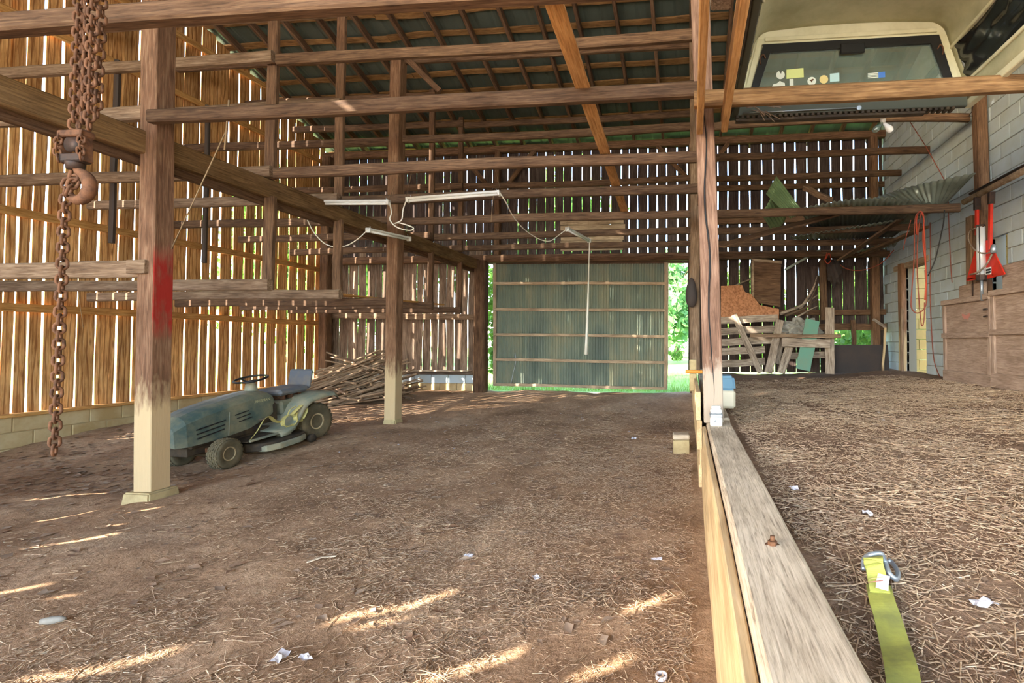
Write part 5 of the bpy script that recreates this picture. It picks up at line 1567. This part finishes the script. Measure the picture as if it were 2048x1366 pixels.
# ------------------------------------------------------------------ junk pile at the back of the raised floor
def jz(x, y): return RZ(x, y)
def bpx(name, a, b, Y, w, h, mat, label, cat, Y2=None, par=None, up=None):
    A = PY(a[0], a[1], Y); B = PY(b[0], b[1], Y2 if Y2 else Y)
    o = beam(name, A, B, w, h, mat, par, up=up or Vector((0, 1, 0)), seg=5, wob=.006)
    if label: tag(o, label, cat)
    return o
g0 = PY(1450, 745, 9.9)
pg = thing('slatted_gate', 'grey slatted wooden gate lying against the back wall', 'gate', (g0.x, 9.9, jz(g0.x, 9.9)))
for y_ in (640, 662, 684, 703, 727):
    bpx('slat', (1440, y_ + 1), (1556 if y_ < 700 else 1530, y_ - 4), 9.9, .14, .025, M_GREYW, None, None, par=pg)
for y_ in (690, 712):
    bpx('slat', (1555, y_), (1660, y_ - 2), 9.95, .13, .025, M_GREYW, None, None, par=pg)
bpx('brace', (1467, 630), (1522, 745), 9.84, .12, .03, M_GREYW, None, None, par=pg)
bpx('leaning_plank', (1560, 640), (1537, 746), 9.75, .15, .03, M_GREYW, 'grey plank leaning right of the slatted gate brace', 'plank', 9.6)
bpx('leaning_plank', (1588, 668), (1562, 746), 9.72, .15, .03, M_GREYW, 'second grey plank leaning left of the green plank', 'plank', 9.55)
bpx('leaning_plank', (1660, 615), (1659, 748), 9.8, .17, .035, M_GREYW, 'upright grey plank left of the dark board', 'plank', 9.65)
bpx('leaning_plank', (1625, 640), (1606, 740), 9.66, .27, .03, M_GPLANK, 'green painted plank leaning on the junk pile', 'plank', 9.5)
bpx('leaning_plank', (1566, 664), (1554, 728), 9.86, .1, .03, M_GREYW, 'short dark grey plank between the two leaning planks', 'plank', 9.78)
bpx('cross_board', (1500, 671), (1682, 672), 9.55, .07, .03, M_POLEG, 'narrow brown board lying across the leaning planks', 'board')
bpx('cross_board', (1564, 685), (1660, 687), 9.52, .16, .03, M_GREYW, 'wide grey board nailed across below the narrow one', 'board')
# osb and brown plywood
def sheetpx(name, pts, Y, th, mat, label, cat):
    P = [PY(p[0], p[1], Y) for p in pts]
    bm = bmesh.new(); f = bm.faces.new([bm.verts.new(p) for p in P])
    r = bmesh.ops.extrude_face_region(bm, geom=[f]); bmesh.ops.translate(bm, vec=(0, th, 0), verts=[q for q in r['geom'] if isinstance(q, bmesh.types.BMVert)])
    o = bmobj(name, bm, mat); return tag(o, label, cat)
sheetpx('osb_board', [(1442, 572), (1484, 570), (1490, 584), (1502, 588), (1520, 610), (1558, 618), (1558, 640), (1442, 640)], 10.1, .02, M_OSB, 'torn orange chipboard sheet behind the slatted gate', 'board')
bd = thing('framed_panel', 'brown plywood panel with pale frame strip on back wall', 'panel', (PY(1530, 600, 10.3).x, 10.3, 1.4))
def fp(name, pts, Y, th, mat):
    Ii = PM[bd.name].inverted(); P = [Ii @ PY(p[0], p[1], Y) for p in pts]
    bm = bmesh.new(); f = bm.faces.new([bm.verts.new(p) for p in P])
    r = bmesh.ops.extrude_face_region(bm, geom=[f]); bmesh.ops.translate(bm, vec=(0, th, 0), verts=[q for q in r['geom'] if isinstance(q, bmesh.types.BMVert)])
    return bmobj(name, bm, mat, bd)
fp('sheet', [(1505, 518), (1562, 522), (1561, 614), (1508, 604)], 10.3, .02, M_BLKBD if False else M_POLE)
fp('frame_strip', [(1503, 518), (1508, 518), (1508, 603), (1503, 603)], 10.27, .03, M_PATCH)
fp('frame_strip', [(1503, 517), (1564, 522), (1564, 527), (1503, 522)], 10.27, .03, M_PATCH)
# crumpled tarp and roots
bm = bmesh.new(); bmesh.ops.create_icosphere(bm, subdivisions=4, radius=1)
rt = random.Random(8)
for q in bm.verts:
    d = q.co.copy()
    k = 1 + .22 * math.sin(9 * d.x + 3 * d.z) * math.sin(7 * d.z + 2) + .14 * math.sin(17 * d.x + 11 * d.y) + rt.uniform(-.05, .05)
    q.co = Vector((d.x * .36 * k, d.y * .16 * k, d.z * .24 * k))
p = PY(1600, 662, 9.95)
o = bmobj('tarp', bm, M_TARP, None, Matrix.Translation((p.x, 9.98, p.z))); tag(o, 'crumpled pale tarp heaped on the junk pile', 'tarp')
for k, (a, m_, b, r) in enumerate((((1560, 628), (1600, 612), (1636, 590), .035), ((1570, 632), (1610, 616), (1634, 600), .03), ((1600, 618), (1625, 580), (1634, 552), .03), ((1612, 640), (1622, 600), (1637, 566), .02), ((1585, 640), (1615, 622), (1636, 612), .02))):
    o = tube('root', [PY(a[0], a[1], 10.1), PY(m_[0], m_[1], 10.05), PY(b[0], b[1], 10.15)], r, M_BARK if k % 2 else M_GREYW, None, 7, 4, 1.0, lambda t, r=r: r * (1 - .6 * t)); tag(o, 'bleached branching root slanting over the tarp', 'root', 'roots over the tarp')
p = PY(1667, 545, 10.4)
bm = bmesh.new(); bmesh.ops.create_icosphere(bm, subdivisions=3, radius=1)
for q in bm.verts:
    d = q.co.copy(); k = 1 + .2 * math.sin(8 * d.x + 5 * d.z) + rt.uniform(-.15, .15); q.co = Vector((d.x * .13 * k, d.y * .1 * k, d.z * .27 * k))
o = bmobj('rag_bundle', bm, M_BLKBD, None, Matrix.Translation(p)); tag(o, 'dark ragged bundle hanging on the stud above the tarp', 'bundle')
bpx('stud', (1645, 520), (1648, 640), 10.55, .14, .1, M_POLE, 'brown stud rising behind the tarp', 'stud')
bpx('stud', (1706, 640), (1708, 690), 10.6, .09, .06, M_RAFT, 'short dark stud beside the low wall hole', 'stud')
# dark board in front of the low hole
sheetpx('dark_board', [(1669, 690), (1776, 690), (1780, 746), (1668, 746)], 9.95, .02, M_BLKBD, 'dark board standing on edge under the low wall hole', 'board')
bpx('leaning_stick', (1770, 655), (1766, 745), 9.85, .04, .03, M_POST, 'narrow brown stick leaning on right end of dark board', 'stick')
bpx('leaning_stick', (1746, 638), (1772, 656), 9.9, .05, .03, M_GREYW, 'short grey stick slanting beside the corner post', 'stick')
o = beam('metal_tube', PY(1570, 540, 10.4), PY(1640, 500, 10.4), .05, .05, M_CORR); tag(o, 'dark metal tube slanting above the junk pile', 'tube')
o = beam('pale_strip', PY(1462, 575, 10.86), PY(1506, 556, 10.86), .06, .03, M_GREYW); tag(o, 'pale strip slanting behind the chipboard sheet', 'strip')
# ------------------------------------------------------------------ lifting strap on the straw
def gpt(px, py, dz=0.0):
    p = PZ(px, py, 0.68)
    for _ in range(3): p = PZ(px, py, RZ(p.x, p.y) + dz)
    return p
so = gpt(1775, 1250)
ls = thing('lifting_strap', 'yellow lifting strap with grey steel hook lying on the straw', 'strap', tuple(so))
I3 = PM[ls.name].inverted()
w1 = [gpt(1738, 1380, .03), gpt(1792, 1400, .03)]
def sg(px, py, dz=0.025): return I3 @ gpt(px, py, dz)
cent = [(1815, 1420), (1803, 1340), (1790, 1290), (1775, 1235), (1765, 1205), (1757, 1172)]
pts = [sg(x, y, .03 + .006 * math.sin(i * 2.1)) for i, (x, y) in enumerate(cent)]
sid = Vector((1, .12, .1))
ribbon('webbing', pts, .062, M_STRAP, ls, sid, .006, 6)
ribbon('loop_webbing', [sg(1760, 1185, .035), sg(1753, 1150, .05), sg(1748, 1130, .07), sg(1746, 1122, .09) , sg(1747, 1116, .085), sg(1748, 1120, .055)], .05, M_STRAP, ls, sid, .006, 6)
ribbon('label', [sg(1764, 1178, .043), sg(1765, 1165, .048), sg(1768, 1150, .052)], .03, M_PAPER, ls, sid, .002, 3)
for k in range(6):
    a = sg(1737, 1165 - k * 7, .05); b = sg(1766, 1161 - k * 7, .052)
    tube('stitch', [a, b], .0012, M_REDMARK if k % 3 == 0 else M_STRAPO, ls, 4, 1)
tube('steel_hook', [sg(1727, 1140, .04), sg(1728, 1120, .06), sg(1740, 1110, .085), sg(1762, 1108, .085), sg(1770, 1124, .06), sg(1778, 1146, .045), sg(1792, 1158, .03), sg(1796, 1146, .03), sg(1786, 1128, .03), sg(1776, 1120, .035)], .0075, M_ZINC, ls, 8, 5)
# white cap ring and scraps
p = PZ(1323, 1352, FZ(0, 2) + .01)
o = lathe('cap_ring', [(.018, 0), (.024, 0), (.024, .016), (.018, .016), (.018, 0)], M_PAPER, None, 20, 'Z', Matrix.Translation((p.x, p.y, FZ(p.x, p.y) + .004))); tag(o, 'small white plastic ring on the dirt by the picture bottom', 'ring')
for k, (px, py, s, lab, r_) in enumerate(((1313, 1122, .03, 'crumpled white scrap on straw near the retaining wall', 0), (937, 1112, .03, 'pale bluish scrap on straw in the drive', 0), (1072, 1158, .03, 'bluish scrap right of the wheel rut', 0), (640, 1125, .07, 'long pale splinter of wood on the dirt', 2),
                                 (1268, 878, .05, 'white scrap near the far end of the drive', 0), (1235, 1160, .03, 'tan scrap of leaf on the straw', 0), (105, 1247, .05, 'grey mottled corn cob lying on the dirt at left', 3), (1735, 1032, .03, 'white scrap on the raised floor behind the strap', 1), (1590, 985, .03, 'bluish scrap beside the pale timber', 1), (1966, 1210, .03, 'white scrap near the right edge on the raised floor', 1),
                                 (1480, 935, .03, 'small pale scrap near the timber far part', 1), (1095, 980, .04, 'tan dry leaf in the middle of the drive', 0), (985, 970, .035, 'curled tan leaf left of the drive middle', 0), (560, 1320, .04, 'grey flat scrap in the straw at the bottom', 0), (610, 1320, .03, 'second grey scrap close to the picture bottom', 0))):
    zfn = RZ if r_ == 1 else FZ
    p = PZ(px, py, 0.68 if r_ == 1 else 0.0); z = zfn(p.x, p.y)
    p = PZ(px, py, z); z = zfn(p.x, p.y)
    rq = random.Random(k)
    if r_ == 3:
        o = lathe('corn_cob', [(0, -.05), (.012, -.045), (.018, -.01), (.016, .03), (.008, .05), (0, .052)], M_TARP, None, 12, 'X', Matrix.Translation((p.x, p.y, z + .016)) @ Matrix.Rotation(.35, 4, 'Z')); tag(o, lab, 'corn cob'); continue
    if r_ == 2:
        o = beam('splinter', (p.x - s, p.y - .02, z + .012), (p.x + s, p.y + .05, z + .02), .018, .006, M_PALE, seg=4); tag(o, lab, 'splinter'); continue
    bm = bmesh.new(); bmesh.ops.create_grid(bm, x_segments=4, y_segments=3, size=s)
    for q in bm.verts: q.co.z = rq.uniform(0, s * .5); q.co.y *= .6; q.co.x *= rq.uniform(.8, 1.2)
    o = bmobj('scrap' if 'leaf' not in lab else 'dry_leaf', bm, M_PAPER if 'leaf' not in lab else M_FALLEN, None, Matrix.Translation((p.x, p.y, z + .006)) @ Matrix.Rotation(rq.uniform(0, 3), 4, 'Z')); tag(o, lab, 'scrap' if 'leaf' not in lab else 'leaf')

# ------------------------------------------------------------------ straw, leaf litter, clods: nobody could count them
rng = np.random.default_rng(5)
def straw(name, n, x0, x1, y0, y1, fn, dens_fn, label, lmin=.03, lmax=.16, wr=(.0015, .0035), stack=.03):
    x = rng.uniform(x0, x1, n * 3); y = y0 + (y1 - y0) * rng.random(n * 3) ** 1.9
    keep = rng.random(n * 3) < dens_fn(x, y); x = x[keep][:n]; y = y[keep][:n]; m = len(x)
    ang = rng.uniform(0, 2 * np.pi, m); L = lmin + (lmax - lmin) * rng.random(m) ** 2; w = rng.uniform(wr[0], wr[1], m)
    tilt = rng.normal(0, .16, m)
    dx, dy = np.cos(ang), np.sin(ang)
    zc = fn(x, y) + rng.random(m) ** 2 * stack * dens_fn(x, y)
    Vs = []
    bendv = rng.normal(0, .12, m)
    for t in (-.5, .0, .5):
        cx = x + dx * L * t - dy * L * bendv * (abs(t) - .25); cy = y + dy * L * t + dx * L * bendv * (abs(t) - .25)
        cz = np.maximum(zc + np.sin(tilt) * L * t, fn(cx, cy) + .001) + .002
        for k in range(3):
            a = 2 * np.pi * k / 3
            Vs.append(np.stack([cx - dy * w * np.cos(a), cy + dx * w * np.cos(a), cz + w * np.sin(a)], 1))
    V = np.stack(Vs, 1).reshape(-1, 3)
    b = (np.arange(m) * 9)[:, None]
    fs = []
    for s in (0, 3):
        for k in range(3):
            q = (k + 1) % 3
            fs.append(np.concatenate([b + s + k, b + s + q, b + s + 3 + q, b + s + 3 + k], 1))
    F = np.concatenate(fs, 0)
    o = npmesh(name, V, F, M_STRAWS); tag(o, label, 'straw', kind='stuff'); return o
def d_left(x, y):
    a = vn(x, y, .7, 31) * .6 + vn(x, y, 2.2, 32) * .6
    b = sstep(-3.4, -1.2, x) * .9 + .035
    rut = np.exp(-((x - (-1.4 - .12 * (y - 2))) / .2) ** 2)
    far = 1 - .75 * sstep(4.5, 8.5, y)
    return np.clip(sstep(.32, .8, a) * b * far * (1 - .85 * rut), 0, 1)
def d_right(x, y):
    a = vn(x, y, .8, 41) * .6 + vn(x, y, 2.5, 42) * .6
    return np.clip(sstep(.25, .75, a) * (1 - .6 * sstep(5, 9, y)), 0, 1)
straw('straw_litter', 16000, -6.0, .0, 1.4, 8.5, fz, d_left, 'loose straw scattered over the dirt drive bay', wr=(.0010, .0028), lmin=.025, lmax=.17, stack=.02)
straw('straw_litter', 22000, .42, 3.6, .7, 8.5, rz, d_right, 'loose straw covering the raised floor', wr=(.0011, .0032), lmin=.03, lmax=.20, stack=.03)
def chaff(name, n, x0, x1, y0, y1, fn, dens_fn, label):
    x = rng.uniform(x0, x1, n * 4); y = y0 + (y1 - y0) * rng.random(n * 4) ** 1.6
    keep = rng.random(n * 4) < dens_fn(x, y); x = x[keep][:n]; y = y[keep][:n]; m = len(x)
    ang = rng.uniform(0, 2 * np.pi, m); L = .008 + .05 * rng.random(m) ** 2; w = rng.uniform(.0008, .0022, m)
    dx, dy = np.cos(ang), np.sin(ang); t = rng.normal(0, .25, m)
    Vs = []
    zc = fn(x, y) + .003 + rng.random(m) ** 2 * .012
    for s in (-.5, .5):
        for k in range(3):
            a = 2 * np.pi * k / 3
            Vs.append(np.stack([x + dx * L * s - dy * w * np.cos(a), y + dy * L * s + dx * w * np.cos(a), zc + t * L * s + w * np.sin(a)], 1))
    V = np.stack(Vs, 1).reshape(-1, 3); b = (np.arange(m) * 6)[:, None]
    F = np.concatenate([np.concatenate([b + k, b + (k + 1) % 3, b + 3 + (k + 1) % 3, b + 3 + k], 1) for k in range(3)], 0)
    o = npmesh(name, V, F, M_STRAWS); tag(o, label, 'straw', kind='stuff'); return o
def d_chl(x, y):
    a = vn(x, y, 1.1, 51) * .6 + vn(x, y, 4.0, 52) * .5
    return np.clip((.10 + .9 * sstep(.35, .8, a)) * (sstep(-4.2, -1.0, x) * .93 + .05) * (1 - .7 * sstep(5, 9, y)), 0, 1)
def d_chr(x, y):
    a = vn(x, y, 1.1, 61) * .6 + vn(x, y, 4.0, 62) * .5
    return np.clip((.25 + .75 * sstep(.3, .75, a)) * (1 - .5 * sstep(5, 9, y)), 0, 1)
chaff('chaff', 52000, -6.5, .0, 1.4, 9.0, fz, d_chl, 'fine straw chaff mixed into the dirt of the drive bay')
chaff('chaff', 60000, .37, 3.6, .7, 9.0, rz, d_chr, 'fine straw chaff over the raised earth floor')
def flakes(name, n, x0, x1, y0, y1, fn, mat, label, s0, s1):
    x = rng.uniform(x0, x1, n); y = y0 + (y1 - y0) * rng.random(n) ** 1.3; a = rng.uniform(0, 6.28, n); s = rng.uniform(s0, s1, n)
    z = fn(x, y) + .006
    Vs = []
    for (u, v_, h) in ((-1, 0, .1), (-.2, .55, .35), (1, 0, .15), (-.1, -.5, .3), (0, 0, 0)):
        Vs.append(np.stack([x + s * (u * np.cos(a) - v_ * np.sin(a)), y + s * (u * np.sin(a) + v_ * np.cos(a)), z + s * h * rng.random(n)], 1))
    V = np.stack(Vs, 1).reshape(-1, 3); b = (np.arange(n) * 5)[:, None]
    F = np.concatenate([np.concatenate([b + 4, b + k, b + (k + 1) % 4], 1) for k in range(4)], 0)
    o = npmesh(name, V, F, mat); tag(o, label, 'litter', kind='stuff'); return o
flakes('leaf_litter', 1500, -8.5, 0.0, 2.2, 9.5, fz, M_FALLEN, 'dry leaf bits strewn over the lower dirt floor', .012, .05)
flakes('leaf_litter', 900, -8.4, -5.0, 4.3, 8.0, fz, M_FALLEN, 'dry brown leaves along the left wall and mower', .02, .055)
flakes('leaf_litter', 500, .4, 3.8, 1.5, 9.5, rz, M_FALLEN, 'dry leaf bits on the raised floor', .01, .035)
flakes('paper_flecks', 90, -4.5, -.1, 5.5, 9.5, fz, M_PAPER, 'tiny pale flecks on the far dirt floor', .008, .025)
flakes('paper_flecks', 70, .45, 3.3, 4.5, 9.3, rz, M_PAPER, 'tiny pale flecks on the far raised floor', .006, .02)
# grass blades just outside the big door
def blades(name, n, x0, x1, y0, y1, zg, label):
    x = rng.uniform(x0, x1, n); y = y0 + (y1 - y0) * rng.random(n) ** 2; a = rng.uniform(0, 6.28, n); h = rng.uniform(.04, .14, n); w = .006
    z = np.full(n, zg)
    Vs = [np.stack([x - w * np.cos(a), y - w * np.sin(a), z - .02], 1), np.stack([x + w * np.cos(a), y + w * np.sin(a), z - .02], 1), np.stack([x + h * .3 * np.sin(a), y + h * .3 * np.cos(a), z + h], 1)]
    V = np.stack(Vs, 1).reshape(-1, 3); F = np.arange(n * 3).reshape(-1, 3)
    o = npmesh(name, V, F, M_GRASSB); tag(o, label, 'grass', kind='stuff')
blades('grass', 14000, -9, 4, 11.2, 18, .22, 'short grass outside the big door')
# ------------------------------------------------------------------ trees beyond
def tree(x, y, h, r, zb_, label, mat, n=3600, cat='tree', leaf=.20, trunk=True):
    t = thing('tree' if trunk else 'bush', label, cat, (x, y, 0.2))
    tr = .03 * h
    if trunk:
        tube('trunk', [(0, 0, -.1), (.05, 0, h * .25), (-.06, .05, h * .6)], tr, M_BARK, t, 8, 4, 1.0, lambda q: tr * (1 - .6 * q))
        for k in range(5):
            a = k * 1.3; q = h * (.3 + .07 * k)
            tube('limb', [(0, 0, q), (r * .35 * math.cos(a), r * .35 * math.sin(a), q + r * .3), (r * .7 * math.cos(a), r * .7 * math.sin(a), q + r * .5)], tr * .4, M_BARK, t, 6, 3, 1.0, lambda q2: tr * .4 * (1 - .7 * q2))
    # leaf clusters
    nc = 40
    cc = rng.normal(0, 1, (nc, 3)); cc /= np.linalg.norm(cc, axis=1)[:, None]; cc *= (rng.random((nc, 1)) ** .4) * .85
    idx = rng.integers(0, nc, n); P = cc[idx] + rng.normal(0, .17, (n, 3))
    P = P * np.array([r, r, (h - zb_) / 2]) + np.array([0, 0, (h + zb_) / 2])
    A = rng.normal(0, 1, (n, 3)); A /= np.linalg.norm(A, axis=1)[:, None]
    B = np.cross(A, rng.normal(0, 1, (n, 3))); B /= np.linalg.norm(B, axis=1)[:, None]
    s = leaf * rng.uniform(.6, 1.3, (n, 1))
    V = np.stack([P - A * s, P - B * s * .5, P + A * s, P + B * s * .5], 1).reshape(-1, 3)
    F = np.arange(n * 4).reshape(-1, 4)
    o = npmesh('crown', V, F, mat, t); tag(o, kind='stuff')
    return t
tree(-22, 25, 11, 4.0, 0.6, 'leafy tree beyond the left end of the end wall', M_LEAF, 5000, leaf=.3)
tree(-14, 21, 10, 3.6, 0.4, 'leafy tree seen through gaps left of the stick heap', M_LEAF, 5000, leaf=.28)
tree(-6.8, 24, 9.6, 3.6, 0.3, 'leafy tree seen through gaps behind the middle post', M_LEAF, 5000, leaf=.28)
tree(-1.2, 36, 8.0, 3.4, 0.8, 'tree standing behind the metal door', M_LEAF2, 4500, leaf=.3)
tree(-2.4, 46, 7.2, 2.9, 0.7, 'pale green tree seen right of the open metal door', M_LEAF2, 6000, leaf=.26)
tree(3.0, 27, 5.0, 2.8, .1, 'low leafy tree behind the junk pile wall', M_LEAF, 4500, leaf=.25)
tree(9.2, 27, 5.5, 2.9, .1, 'low leafy tree behind the block wall corner', M_LEAF, 4500, leaf=.25)
tree(4.6, 13.2, 2.2, 1.5, -.1, 'green bush just outside the low wall hole', M_LEAF, 2500, 'bush', .1, False)
tree(-.9, 27, .75, .5, 0, 'small weed clump on the lawn outside', M_LEAF, 250, 'bush', .1, False)
tree(-4.9, 12.0, 3.2, .5, -.1, 'vines growing outside beside the left door edge', M_LEAF, 1500, 'vine', .07, False)
